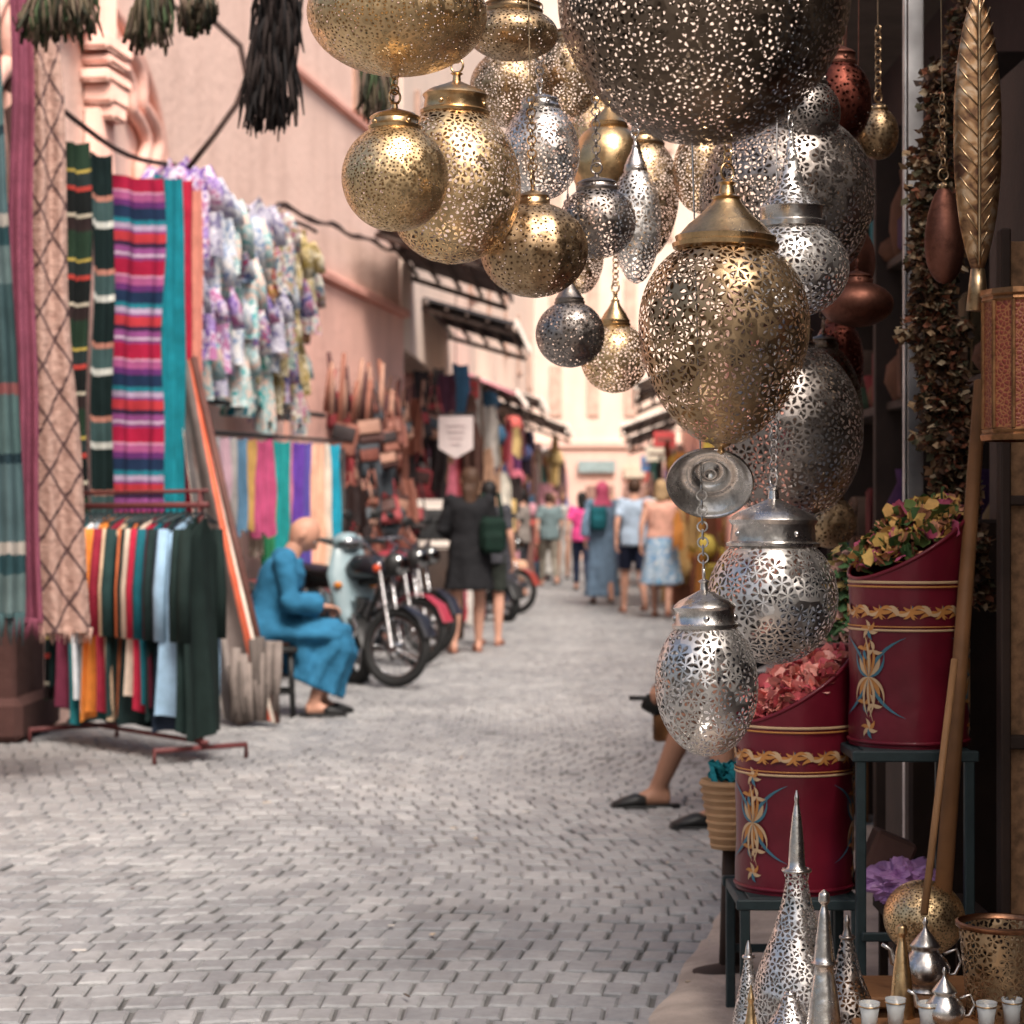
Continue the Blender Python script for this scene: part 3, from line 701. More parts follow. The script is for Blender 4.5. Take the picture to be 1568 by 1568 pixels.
def hand(mb,w,dr,side,curl,mi=0,amt=.5):
    w=V(w);dr=V(dr).normalized();side=V(side);side=(side-dr*side.dot(dr)).normalized();curl=V(curl);curl=(curl-dr*curl.dot(dr)-side*curl.dot(side)).normalized()
    mb.tube([w-dr*.02,w+dr*.02,w+dr*.055,w+dr*.09],[(.026,.019),(.034,.016),(.040,.015),(.036,.012)],mi,10,ref=side)
    for k,(o,l) in enumerate(((-.030,.062),(-.010,.075),(.010,.070),(.029,.055))):
        p=w+dr*.085+side*o; a=amt; pts=[p]
        for q in range(3):
            dd=dr*math.cos(a)+curl*math.sin(a)+side*o*2; pts.append(pts[-1]+dd*l*(.45,.32,.25)[q]); a+=amt
        mb.tube(pts,[.0095,.009,.0082,.006],mi,7)
    p=w+dr*.03-side*.033; d1=(dr*.6-side*.65+curl*.4).normalized(); d2=(dr*.85-side*.2+curl*.5).normalized()
    mb.tube([p,p+d1*.035,p+d1*.035+d2*.03,p+d1*.035+d2*.05],[.013,.011,.010,.007],mi,7)
def part(name,mb,mat,parent,vox=.013,sm=6,disp=0):
    o=mb.build(name,mat,parent=parent)
    m=o.modifiers.new('r','REMESH'); m.mode='VOXEL'; m.voxel_size=vox; m.use_smooth_shade=True
    if sm: m=o.modifiers.new('s','SMOOTH'); m.iterations=sm; m.factor=.5
    if disp:
        t=bpy.data.textures.new('folds','CLOUDS'); t.noise_scale=.12
        m=o.modifiers.new('d','DISPLACE'); m.texture=t; m.strength=disp; m.mid_level=.5
    return o
BASE=dict(pelvis=(0,0,.97),waist=(0,0,1.10),chest=(0,.01,1.29),neck=(0,-.005,1.45),head=(0,.025,1.585),
 hipL=(-.09,0,.93),kneeL=(-.10,.03,.50),ankL=(-.10,-.02,.09),hipR=(.09,0,.93),kneeR=(.10,.03,.50),ankR=(.10,-.02,.09),
 shL=(-.175,0,1.395),elL=(-.235,-.03,1.12),wrL=(-.245,.06,.88),shR=(.175,0,1.395),elR=(.235,-.03,1.12),wrR=(.245,.06,.88))
hair_b=plain('hair_brown',(.07,.035,.02),.6,.5,40); hair_bl=plain('hair_blonde',(.45,.30,.16),.6,.4,40); hair_bk=plain('hair_black',(.012,.01,.01),.55,.3,40)
lipm=plain('lips',(.35,.12,.10),.5); eyew=plain('eye_white',(.7,.68,.65),.3)
def person(name,loc,yaw,pose=None,H=1.7,sk=skin,hair=hair_b,hairlen=0,headp=0,heady=0,top=None,sleeve='short',bottom=None,shoe=mt_black,sitting=False,scarf=None,bag=None,handcurl=.5,far=False):
    P={k:V(v) for k,v in BASE.items()}
    for k,v in (pose or {}).items(): P[k]=V(v)
    e=empty(name,loc,yaw,H/1.7)
    vx=.018 if far else .012
    b=MB()
    b.tube([P['pelvis']-V((0,0,.06)),P['pelvis'],P['waist'],P['chest'],P['chest'].lerp(P['neck'],.6),P['neck'],P['neck'].lerp(P['head'],.55)],
      [(.12,.10),(.155,.115),(.13,.10),(.155,.11),(.14,.085),(.058,.058),(.052,.055)],0,16,ref=(10,0,0))
    for s_ in'LR':
        h,k,a=P['hip'+s_],P['knee'+s_],P['ank'+s_]
        b.tube([h,h.lerp(k,.3),k,k.lerp(a,.28),a],[.085,.08,.055,.058,.036],0,12); b.ell(k,.055); b.ell(h,.085)
        s0,el,w=P['sh'+s_],P['el'+s_],P['wr'+s_]
        b.tube([s0,s0.lerp(el,.4),el,el.lerp(w,.25),w],[.052,.047,.037,.038,.025],0,10); b.ell(s0,.055); b.ell(el,.037)
        foot=[a+V((0,-.05,-.045)),a+V((0,.03,-.04)),a+V((0,.11,-.06)),a+V((0,.17,-.068))]
        b.tube(foot,[(.032,.035),(.036,.04),(.042,.022),(.034,.014)],0,10,ref=(10,0,0)); b.tube([a+V((0,0,.02)),a-V((0,0,.05))],.036,0,10)
    part('body',b,sk,e,vx,5)
    b=MB(); head_mesh(b,P['head'],headp,heady,0,1,2); b.build('head',[sk,eyew,hair_bk,lipm],parent=e)
    b=MB()
    for s_,sg in(('L',1),('R',-1)):
        el,w=P['el'+s_],P['wr'+s_]; dr=(w-el).normalized()
        fw=V((0,1,0)); cu=V((sg,0,0)) if abs(dr.z)>.6 else V((0,0,-1)); sd=-fw if abs(dr.z)>.6 else V((-sg,0,0))
        hand(b,w,dr,sd,cu,0,handcurl)
    b.build('hands',sk,parent=e)
    b=MB()
    for s_ in'LR':
        a=P['ank'+s_]
        b.tube([a+V((0,-.085,-.078)),a+V((0,.0,-.080)),a+V((0,.12,-.080)),a+V((0,.20,-.080))],[(.034,.010),(.038,.012),(.048,.012),(.035,.009)],0,12,ref=(10,0,0))
        b.tube([a+V((0,.06,-.055)),a+V((0,.10,-.052)),a+V((0,.15,-.062)),a+V((0,.195,-.072))],[(.048,.028),(.050,.028),(.047,.020),(.03,.010)],0,12,ref=(10,0,0))
    b.build('shoes',shoe,parent=e)
    if hair:
        b=MB(); R=Matrix.Rotation(heady,3,'Z')@Matrix.Rotation(-headp,3,'X')
        b.ell(P['head']+R@V((0,-.022,.022)),(.087,.094,.107),0,18,12,R)
        if hairlen: b.tube([P['head']+R@V((0,-.05,.0)),P['head']+V((0,-.075,-.1)),P['head']+V((0,-.10,-.1-hairlen))],[(.085,.05),(.085,.045),(.05,.025)],0,14,ref=(10,0,0),folds=(6,0,[.05,.1,.2]))
        part('hair',b,hair,e,vx,3,.012)
    if scarf:
        b=MB(); b.ell(P['head']+V((0,-.012,.0)),(.10,.108,.135),0,18,12); b.tube([P['head']+V((0,-.02,-.06)),P['neck']+V((0,0,.0)),P['neck']-V((0,0,.09))],[(.09,.09),(.11,.10),(.19,.13)],0,16,ref=(10,0,0),folds=(7,0,[0,.06,.08]))
        part('headscarf',b,scarf,e,vx,3,.01)
    def torso(b,low,lowr,g=1.0):
        c,n,w_,p=P['chest'],P['neck'],P['waist'],P['pelvis']
        pts=[n+(c-n)*.05,n.lerp(c,.3),n.lerp(c,.55),c,w_,p]+low
        rs=[(.075*g,.07*g),(.165,.09),(.195*g,.115*g),(.185*g,.128*g),(.158*g,.118*g),(.185*g,.135*g)]+lowr
        am=[0,0,.005,.01,.02,.03]+[.06]*len(low)
        b.tube(pts,rs,0,32,ref=(10,0,0),folds=(7,.5,am))
        for s_ in'LR': b.ell(P['sh'+s_],.068*g)
    def sleeves(b,frac,r0,r1):
        for s_ in'LR':
            s0,el,w=P['sh'+s_],P['el'+s_],P['wr'+s_]
            if frac<=1: b.tube([s0,s0.lerp(el,frac)],[r0,r1],0,12)
            else: 
                f=frac-1; b.tube([s0,s0.lerp(el,.5),el,el.lerp(w,f)],[r0,r0*.95,(r0+r1)/2,r1],0,14); b.ell(el,(r0+r1)/2*.97)
    if top:
        kind,m,hem=top
        b=MB()
        if kind=='robe':
            if sitting:
                torso(b,[],[],1.12)
                k=(P['kneeL']+P['kneeR'])/2; p=P['pelvis']; a=(P['ankL']+P['ankR'])/2
                b.ell(p,(.21,.19,.16))
                b.tube([p-V((0,.08,0)),p.lerp(k,.5)+V((0,0,.0)),k+V((0,.02,0))],[(.20,.14),(.215,.11),(.20,.085)],0,24,ref=(10,0,0),folds=(5,.3,[0,.09,.07]))
                b.tube([k+V((0,.0,.05)),k+V((0,.0,-.08)),k.lerp(a,.45)+V((0,-.03,0)),V((a.x,a.y-.03,hem))],[(.19,.09),(.205,.14),(.20,.17),(.21,.19)],0,30,ref=(10,0,0),folds=(8,.2,[0,.06,.10,.12]))
                b.tube([p-V((0,.1,0)),V((p.x,p.y-.06,hem+.05))],[(.2,.13),(.19,.1)],0,24,ref=(10,0,0),folds=(7,0,[0,.1]))
                b.tube([p.lerp(k,.5)-V((0,0,.05)),p.lerp(k,.55)-V((0,0,.24))],[(.18,.14),(.17,.12)],0,20,ref=(10,0,0),folds=(7,0,[0,.1]))
            else:
                torso(b,[V((0,0,.7)),V((0,0,(.7+hem)/2)),V((0,.01,hem))],[(.2,.16),(.22,.19),(.25,.22)],1.1)
            sleeves(b,1.8,.068,.075)
        elif kind=='dress':
            torso(b,[V((0,0,.8)),V((0,0,hem))],[(.20,.155),(.235,.19)],1.06)
            sleeves(b,{'short':.75,'long':1.75}[sleeve],.062,.058)
        else:
            torso(b,[V((0,0,hem))],[(.19,.14)],1.04)
            if sleeve: sleeves(b,{'short':.7,'long':1.85}[sleeve],.062,.055)
        part('clothing',b,m,e,vx,4,.026)
    if bottom:
        kind,m,hem=bottom; b=MB()
        if kind=='skirt': b.tube([P['waist']-V((0,0,.03)),P['pelvis'],V((0,0,.7)),V((0,.02,hem))],[(.15,.115),(.19,.14),(.22,.18),(.26,.22)],0,36,ref=(10,0,0),folds=(8,0,[0,.02,.06,.1]))
        else:
            b.tube([P['waist']-V((0,0,.04)),P['pelvis'],P['pelvis']-V((0,0,.08))],[(.15,.115),(.18,.13),(.17,.12)],0,20,ref=(10,0,0))
            for s_ in'LR':
                h,k,a=P['hip'+s_],P['knee'+s_],P['ank'+s_]
                b.ell(h,.10)
                if hem>.45: b.tube([h,h.lerp(k,.85)],[.10,.085],0,14)
                else: b.tube([h,h.lerp(k,.5),k,k.lerp(a,.9)],[.10,.09,.07,.055],0,14); b.ell(k,.07)
        part('lower_clothing',b,m,e,vx,4,.015)
    if bag:
        b=MB(); bx,by=bag[1]; bz=bag[2] if len(bag)>2 else 1.2; b.box((bx,by,bz),(.25,.13,.34),0,bev=.05); b.box((bx,by-.07,bz-.07),(.19,.06,.18),0,bev=.025)
        part('backpack',b,bag[0],e,vx,8)
        b=MB()
        for s_ in(-.09,.09): b.tube([(bx+s_,by+.05,bz+.16),(bx+s_*.8,.0,1.47),(bx*.4+s_,.13,1.38),(bx*.4+s_,.12,1.2),(bx+s_,by+.06,bz-.12)],[(.022,.006)]*5,0,8,ref=(10,0,0))
        b.build('straps',bag[0],parent=e)
    return e
blue_robe=cloth_mat((.03,.155,.28)); 
person('seated_man',(-1.50,13.05,0),math.radians(-82),dict(pelvis=(0,0,.53),waist=(0,.02,.65),chest=(0,.09,.84),neck=(0,.15,.99),head=(0,.225,1.105),
  hipL=(-.09,.03,.50),kneeL=(-.13,.42,.50),ankL=(-.12,.34,.09),hipR=(.09,.03,.50),kneeR=(.13,.42,.50),ankR=(.12,.28,.09),
  shL=(-.19,.10,.95),elL=(-.25,.14,.70),wrL=(-.07,.33,.66),shR=(.19,.10,.95),elR=(.25,.14,.70),wrR=(.09,.34,.67)),
  sk=plain('skin_man',(.50,.26,.18),.5,.08,8,.05),hair=None,headp=math.radians(38),top=('robe',blue_robe,.18),sitting=True)
b=MB()
for sx in(-.16,.16):
    for sy in(-.15,.15): b.tube([(sx*.9,sy*.9,.40),(sx,sy,0)],[.02,.017],0,8)
b.box((0,0,.41),(.38,.36,.045),0,bev=.012); b.tube([(-.15,-.14,.15),(.15,-.14,.15)],.012); b.tube([(-.15,.14,.15),(.15,.14,.15)],.012)
b.build('stool',mt_black,loc=(-1.50,13.05,0),yaw=.1)
sandal=plain('sandal_tan',(.30,.12,.08),.6)
person('woman_in_black_dress',(-.385,19.2,0),math.radians(8),dict(ankL=(-.15,-.06,.09),kneeL=(-.12,.0,.50),ankR=(.10,.12,.09),kneeR=(.10,.07,.5),elR=(.25,.0,1.14),wrR=(.2,.16,1.0),elL=(-.24,.02,1.13),wrL=(-.12,.2,1.06)),
  H=1.66,hair=hair_b,hairlen=.12,top=('dress',cloth_mat((.016,.016,.018)),.58),sleeve='long',bag=(cloth_mat((.008,.022,.016)),(.20,-.15),1.08),sk=skin,heady=.5,shoe=sandal)
person('man_in_dark_shirt',(-.22,20.3,0),math.radians(-10),H=1.56,hair=hair_bk,top=('shirt',cloth_mat((.06,.06,.07)),.85),bottom=('shorts',cloth_mat((.03,.035,.03)),.6),shoe=sandal)
walk=dict(ankL=(-.09,.22,.09),kneeL=(-.09,.16,.50),ankR=(.09,-.25,.13),kneeR=(.09,.0,.48),wrL=(-.25,-.08,.90),elL=(-.24,-.08,1.13),wrR=(.25,.16,.92))
grey=cloth_mat((.42,.40,.39))
kw=dict(far=True)
person('man_in_grey_djellaba',(1.02,43,0),math.pi,walk,H=1.74,hair=hair_bk,top=('robe',grey,.15),sk=skin_dark,**kw)
person('man_in_grey_djellaba.001',(.78,40.5,0),math.pi,walk,H=1.70,hair=None,top=('robe',cloth_mat((.48,.46,.43)),.15),sk=skin_dark,**kw)
person('woman_in_blue_dress',(1.27,30,0),.1,walk,H=1.72,hair=None,scarf=cloth_mat((.55,.10,.18)),top=('robe',cloth_mat((.20,.30,.42)),.12),bag=(cloth_mat((.02,.14,.17)),(-.08,-.18)),**kw)
person('man_in_light_shirt',(1.56,27.2,0),.15,walk,H=1.72,hair=hair_b,top=('shirt',cloth_mat((.40,.50,.62)),.85),bottom=('shorts',cloth_mat((.02,.025,.05)),.6),shoe=sandal,**kw)
person('woman_in_wrap_skirt',(1.82,26.0,0),-.1,walk,H=1.68,hair=hair_bl,hairlen=.05,top=('shirt',cloth_mat((.78,.42,.32)),.98),sleeve=None,bottom=('skirt',print_mat([(.45,.60,.72),(.12,.32,.52),(.7,.74,.76),(.2,.38,.6)],12),.42),shoe=sandal,**kw)
person('woman_in_pink_top',(1.18,36,0),0,walk,H=1.66,hair=hair_bk,hairlen=.1,top=('shirt',cloth_mat((.75,.08,.28)),.85),bottom=('trousers',cloth_mat((.03,.04,.08)),.1),**kw)
person('pedestrian',(.66,38,0),.2,walk,H=1.68,hair=hair_b,top=('shirt',cloth_mat((.16,.22,.23)),.85),bottom=('trousers',cloth_mat((.25,.22,.18)),.1),**kw)
person('pedestrian.001',(1.55,48,0),0,walk,H=1.7,hair=hair_bk,top=('shirt',cloth_mat((.1,.15,.35)),.85),bottom=('trousers',cloth_mat((.03,.03,.04)),.1),**kw)
person('pedestrian.002',(2.1,45,0),math.pi,walk,H=1.7,hair=hair_b,top=('shirt',cloth_mat((.7,.65,.6)),.85),bottom=('trousers',cloth_mat((.05,.06,.1)),.1),**kw)
person('pedestrian.003',(.35,46,0),0,walk,H=1.66,hair=hair_bk,top=('shirt',cloth_mat((.6,.15,.12)),.85),bottom=('trousers',cloth_mat((.05,.06,.1)),.1),**kw)
person('pedestrian.004',(1.9,52,0),0,walk,H=1.7,hair=hair_bk,top=('shirt',cloth_mat((.7,.35,.4)),.85),bottom=('trousers',cloth_mat((.3,.3,.3)),.1),**kw)
person('pedestrian.005',(.15,33,0),1.2,H=1.66,hair=hair_bk,top=('shirt',cloth_mat((.25,.22,.2)),.85),bottom=('trousers',cloth_mat((.05,.05,.06)),.1),**kw)
person('seated_shopkeeper',(1.22,8.62,0),math.radians(97),dict(pelvis=(0,0,.50),waist=(0,.01,.62),chest=(0,.03,.82),neck=(0,.04,.98),head=(0,.07,1.11),
  hipL=(-.09,.03,.48),kneeL=(-.20,.42,.50),ankL=(-.30,.45,.09),hipR=(.09,.03,.48),kneeR=(.14,.44,.50),ankR=(.30,.58,.09),
  shL=(-.19,.05,.93),elL=(-.22,.2,.72),wrL=(-.14,.42,.60),shR=(.19,.05,.93),elR=(.24,.30,.72),wrR=(.20,.54,.56)),
  sk=skin_dark,hair=hair_bk,top=('shirt',cloth_mat((.03,.03,.035)),.45),sleeve='long',bottom=('shorts',cloth_mat((.02,.02,.025)),.6),headp=.3)
b=MB()
b.box((0,0,.385),(.42,.40,.05),0,bev=.012)
for sx in(-.17,.17):
    for sy in(-.16,.16): b.box((sx,sy,.18),(.04,.04,.36),0)
b.box((0,-.16,.15),(.3,.03,.03)); b.build('wooden_stool',wood,loc=(1.22,8.62,0))
b=MB()
c=from_pixel(1000,1080,8.9); b.box((0,0,0),(.09,.06,.07),0,Matrix.Rotation(.5,3,'Y'),bev=.01); b.box((.035,0,-.09),(.07,.05,.12),1,bev=.01); b.tube([(-.10,0,.03),(.06,0,.03)],.01,0,8)
b.build('carving_tool',[mt_black,wood],loc=c)

# ------------------------------------------------------------ motorcycles
def wheel(b,c,R,w,ax=(1,0,0),spokes=16):
    b.torus(c,ax,R-.035,w,1,32,10); b.torus(c,ax,R-.075,.012,2,32,6)
    c=V(c); ax=V(ax).normalized(); u=ax.orthogonal().normalized(); v=ax.cross(u)
    b.tube([c-ax*.05,c+ax*.05],[.035,.035],2,12); b.torus(c,ax,.075,.008,2,20,6)
    for k in range(spokes):
        a=6.283*k/spokes; b.tube([c+ax*.03*(1 if k%2 else -1),c+(u*math.cos(a)+v*math.sin(a))*(R-.08)],.0025,2,4,caps=False)
lampg=metal_mat('lamp_glass',(.35,.36,.36),.15)
def motorcycle(name,loc,yaw,col,lean=.08):
    b=MB(); R=.285; fy,ry=.62,-.62
    steer=Matrix.Rotation(.35,3,'Z')
    wheel(b,(0,fy,R),R,.035,steer@V((1,0,0))); wheel(b,(0,ry,R),R,.042)
    for s_ in(-1,1):
        b.tube([V((0,fy,R))+steer@V((s_*.06,0,0)),V((0,fy-.22,.88))+steer@V((s_*.07,0,0))],[.022,.016],2,8)
        b.tube([(s_*.07,ry,R),(s_*.07,ry+.1,.68)],.018,2,8); b.tube([(s_*.06,ry,R),(s_*.06,-.05,.32)],.016,0,8)
    fp=[V((0,fy,R))+steer@V((0,math.cos(a)*.31,math.sin(a)*.31)) for a in[.3,.8,1.3,1.8,2.4]]; b.tube(fp,[(.055,.008)]*5,3,8,ref=(10,0,0))
    b.tube([(0,ry+math.cos(a)*.33,R+math.sin(a)*.33) for a in[.6,1.2,1.8,2.4,2.9]],[(.07,.01)]*5,0,8,ref=(10,0,0))
    b.tube([(0,fy-.2,.82),(0,fy-.3,.75),(0,.0,.72),(0,-.6,.70)],.022,0,8); b.tube([(0,fy-.25,.72),(0,.15,.30),(0,-.15,.28),(0,-.2,.7)],.02,0,8)
    b.tube([(0,.38,.80),(0,.28,.85),(0,.12,.85),(0,-.02,.80),(0,-.08,.76)],[(.05,.04),(.11,.09),(.125,.10),(.09,.07),(.04,.04)],3,16,ref=(10,0,0))
    b.tube([(0,-.04,.80),(0,-.25,.80),(0,-.5,.82),(0,-.68,.84)],[(.09,.04),(.13,.05),(.13,.05),(.09,.03)],0,14,ref=(10,0,0))
    b.tube([(0,-.6,.78),(0,-.8,.78),(0,-.86,.76)],[(.06,.04),(.05,.04),(.04,.03)],4,10,ref=(10,0,0))
    b.box((0,.05,.36),(.22,.32,.22),0,bev=.04); b.tube([(0,.08,.42),(0,.16,.62)],[(.07,.08),(.06,.07)],0,12)
    for k in range(5): b.box((0,.10+.018*k,.48+.03*k),(.19,.17,.008),2)
    b.tube([(.08,.15,.50),(.12,.28,.40),(.13,.20,.24),(.14,-.2,.22),(.15,-.7,.30)],[.02,.02,.022,.04,.035],2,10)
    hb=[steer@V(p)+V((0,fy-.24,0)) for p in((-.36,-.14,1.0),(-.22,-.04,1.03),(-.06,0,.93),(.06,0,.93),(.22,-.04,1.03),(.36,-.14,1.0))]
    b.tube(hb,.012,2,8); 
    for s_ in(-1,1):
        p=V((0,fy-.24,0))+steer@V((s_*.36,-.14,1.0)); b.tube([p-steer@V((s_*.10,-.06,0)),p],.019,0,8)
        q=V((0,fy-.24,0))+steer@V((s_*.24,-.05,1.03)); b.tube([q,q+V((s_*.08,-.02,.14))],.006,0,6); b.ell(q+V((s_*.10,-.02,.18)),(.05,.012,.035),0,12,8)
        b.ell(V((0,fy-.16,0))+steer@V((s_*.15,0,.84)),(.03,.035,.03),4,10,8)
    c=V((0,fy-.17,0))+steer@V((0,.06,.88)); b.ell(c,(.09,.08,.09),0,16,10); b.ell(c+steer@V((0,.055,0)),(.072,.03,.072),5,16,8)
    b.tube([(-.02,0,.3),(-.2,.02,0)],.014,0,8)
    o=b.build(name,[mt_black,mt_rubber,mt_chrome,plain('bike_paint',col,.3,.1,coat=.5),plain('lamp_red',(.5,.06,.02),.3),lampg],loc=loc,yaw=yaw,sharp=50)
    o.rotation_euler=(0,-lean,yaw); return o
def scooter(name,loc,yaw,col):
    b=MB(); R=.22
    wheel(b,(0,.62,R),R,.05,spokes=6); wheel(b,(0,-.55,R),R,.05,spokes=6)
    b.tube([(0,.66,.40),(0,.60,.55),(0,.52,.80),(0,.46,.98)],[(.10,.05),(.17,.05),(.19,.05),(.12,.05)],3,18,ref=(10,0,0))
    b.tube([(0,.52,.42),(0,.40,.26),(0,.0,.24),(0,-.2,.28)],[(.14,.03),(.18,.04),(.18,.04),(.16,.05)],0,16,ref=(10,0,0))
    b.tube([(0,-.12,.30),(0,-.2,.55),(0,-.5,.62),(0,-.78,.66),(0,-.88,.62)],[(.13,.06),(.17,.16),(.19,.16),(.14,.10),(.06,.04)],3,18,ref=(10,0,0))
    b.tube([(0,-.05,.74),(0,-.3,.78),(0,-.6,.80),(0,-.75,.78)],[(.10,.04),(.14,.05),(.14,.05),(.08,.03)],0,14,ref=(10,0,0))
    b.tube([(0,.62+math.cos(a)*.26,R+math.sin(a)*.26) for a in[.2,.8,1.4,2.0,2.6]],[(.08,.01),(.10,.02),(.10,.02),(.10,.02),(.07,.01)],0,10,ref=(10,0,0))
    for s_ in(-1,1):
        b.tube([(s_*.07,.62,R),(s_*.06,.55,.5)],.02,2,8); b.tube([(s_*.05,.45,1.02),(s_*.2,.42,1.05),(s_*.34,.36,1.03)],[.03,.018,.02],0,10)
        b.ell((s_*.14,.60,.72),(.035,.03,.025),4,10,6)
    b.tube([(-.2,.42,1.05),(-.25,.42,1.2)],.006,0,6); b.ell((-.26,.42,1.24),(.05,.012,.035),0,12,8)
    b.ell((0,.47,1.03),(.12,.09,.075),3,16,10); b.ell((0,.545,1.02),(.07,.025,.05),5,14,8); b.ell((0,-.88,.63),(.06,.02,.04),4,10,8)
    b.tube([(.12,-.2,.25),(.16,-.5,.28),(.16,-.75,.33)],[.03,.05,.04],2,10)
    return b.build(name,[mt_black,mt_rubber,mt_chrome,plain('scooter_paint',col,.3,.1,coat=.5),plain('lamp_orange',(.6,.2,.02),.3),lampg],loc=loc,yaw=yaw,sharp=50)
ymb=math.radians(-142)
def place_front(d,px,wb,yaw):
    x=(px-784)/3267*d; return (x+math.sin(yaw)*wb, d-math.cos(yaw)*wb,0)
motorcycle('motorcycle',place_front(15.2,603,.62,ymb),ymb,(.015,.015,.02))
y2=math.radians(-150)
scooter('scooter',place_front(15.6,546,.62,y2),y2,(.24,.33,.36))
motorcycle('motorcycle.001',place_front(17.4,636,.62,ymb),ymb,(.30,.03,.05))
motorcycle('motorcycle.002',place_front(18.8,655,.62,ymb),ymb,(.02,.02,.03))
scooter('scooter.001',place_front(25,775,.62,ymb),ymb,(.05,.05,.06))
motorcycle('motorcycle.003',place_front(27,790,.62,ymb),ymb,(.25,.04,.03))
b=MB(); c=V(((672-784)/3267*21.5,21.5,0))
b.box((0,0,1.15),(.5,.4,.5),0,bev=.03); b.box((0,-.2,1.15),(.40,.02,.3),1); b.box((0,0,.45),(.5,.45,.9),2,bev=.02); b.build('display_cabinet',[pale,mt_black,darkwood],loc=c)

# ------------------------------------------------------------ hanging lanterns
pm={}
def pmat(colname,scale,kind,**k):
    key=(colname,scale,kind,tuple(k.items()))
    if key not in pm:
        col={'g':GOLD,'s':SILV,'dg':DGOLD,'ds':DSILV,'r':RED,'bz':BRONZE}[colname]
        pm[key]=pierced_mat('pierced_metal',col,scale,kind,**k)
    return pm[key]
solid={'g':mt_gold,'s':mt_silver,'dg':mt_dgold,'ds':mt_dsilv,'r':mt_red,'bz':mt_bronze}
def chain(b,c,z0,z1,mi,rl=.009,r=.0018):
    z=z0;k=0
    while z<z1:
        b.torus((c[0],c[1],z),(1,0,0) if k%2 else (0,1,0),rl,r,mi,12,6,1,1); z+=rl*1.55;k+=1
def lantern(x,y,w,h,d,col,pattern,cap='cyl',egg=0.0,capw=.45,caph=.3,lobes=None,name='hanging_lantern',capcol=None,chainlen=.16,finial=False,**pk_):
    c=from_pixel(x,y,d); R=w/2*mpp(d); Hh=h/2*mpp(d); b=MB()
    prof=[];n=40
    norm=max(math.sqrt(1-(i/50-1)**2)*(1+egg*(i/50-1)) for i in range(101))
    topu=math.sqrt(max(0,1-(capw*.96)**2)) if cap else .999
    for i in range(n+1):
        u=-.998+(topu+.998)*i/n
        prof.append((R*math.sqrt(1-u*u)*(1+egg*u)/norm,Hh*u))
    b.lathe(prof,(0,0,0),56,0,lobes=lobes)
    zt=prof[-1][1]; rc=prof[-1][0]*1.02; hc=R*caph
    if cap=='cyl':
        pr2=[(rc*1.0,zt-.004),(rc*1.10,zt-.002),(rc*1.12,zt+.004),(rc*1.02,zt+.008),(rc*.98,zt+hc*.5),(rc*1.02,zt+hc*.55),(rc*1.06,zt+hc*.62),(rc*1.02,zt+hc*.68),(rc*.85,zt+hc*.82),(rc*.4,zt+hc*1.02),(rc*.14,zt+hc*1.15),(rc*.12,zt+hc*1.35),(rc*.2,zt+hc*1.42),(.003,zt+hc*1.5)]
        top=zt+hc*1.5
    elif cap=='flare':
        pr2=[(rc,zt-.004),(rc*1.12,zt),(rc*1.14,zt+hc*.06),(rc*1.05,zt+hc*.08),(rc*1.08,zt+hc*.16),(rc*.98,zt+hc*.2),(rc*.8,zt+hc*.34),(rc*.52,zt+hc*.5),(rc*.36,zt+hc*.62),(rc*.28,zt+hc*.7),(rc*.33,zt+hc*.73),(rc*.18,zt+hc*.78),(rc*.14,zt+hc*.9),(rc*.2,zt+hc*.94),(.003,zt+hc)]
        top=zt+hc
    elif cap=='spire':
        pr2=[(rc,zt-.003),(rc*1.15,zt),(rc*1.15,zt+hc*.05),(rc*1.0,zt+hc*.07),(rc*1.0,zt+hc*.18),(rc*1.05,zt+hc*.2),(rc*.7,zt+hc*.3),(rc*.42,zt+hc*.45),(rc*.25,zt+hc*.62),(rc*.15,zt+hc*.8),(rc*.08,zt+hc*.95),(.002,zt+hc)]
        top=zt+hc
    else: pr2=None; top=Hh
    if pr2:
        if cap=='spire': b.lathe(pr2[:6],(0,0,0),40,1); b.lathe(pr2[5:],(0,0,0),40,0)
        else: b.lathe(pr2,(0,0,0),40,1)
    ztop=2.70-c.z
    rr=max(.012,R*.10)
    b.torus((0,0,top+rr*.8),(0,1,0),rr,.0024,1,20,8)
    zc=top+rr*1.9
    if zc<ztop:
        z1=min(ztop,zc+chainlen); chain(b,(0,0),zc,z1,1)
        if z1<ztop: b.tube([(0,0,z1-.005),(0,0,ztop)],.0016,1,6)
    if cap=='cyl':
        for sg in(-1,1): b.ell((sg*rc*.99,0,zt+hc*.28),(.006,.006,.006),1,8,6); b.ell((0,sg*rc*.99,zt+hc*.28),(.006,.006,.006),1,8,6)
    if finial: b.lathe([(.002,-Hh-R*.10),(R*.05,-Hh-R*.07),(R*.03,-Hh-R*.03),(R*.09,-Hh),(R*.12,-Hh+R*.03)],(0,0,0),20,1)
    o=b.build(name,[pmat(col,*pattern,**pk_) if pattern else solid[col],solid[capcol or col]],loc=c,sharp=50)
    o.rotation_euler=(random.uniform(-.03,.03),random.uniform(-.03,.03),random.uniform(0,6)); return o
D='dots';PT='petal'
lantern(608,22,276,184,3.9,'g',(100,D),'cyl',0,.3,.2,size=.2)
lantern(605,272,164,166,3.9,'g',(125,D),'cyl',0,.46,.34,size=.22)
lantern(694,282,208,245,4.3,'g',(42,PT),'cyl',-.05,.5,.42,capcol='g',n=5)
lantern(785,52,140,80,4.5,'dg',(95,D),'cyl',0,.6,.3,size=.2)
lantern(783,135,128,120,4.8,'dg',(50,PT),'cyl',0,.5,.3)
lantern(828,232,120,150,4.6,'s',(46,PT),'cyl',-.05,.5,.35,n=5)
lantern(872,115,95,130,4.9,'dg',(50,PT),'cyl',0,.5,.3)
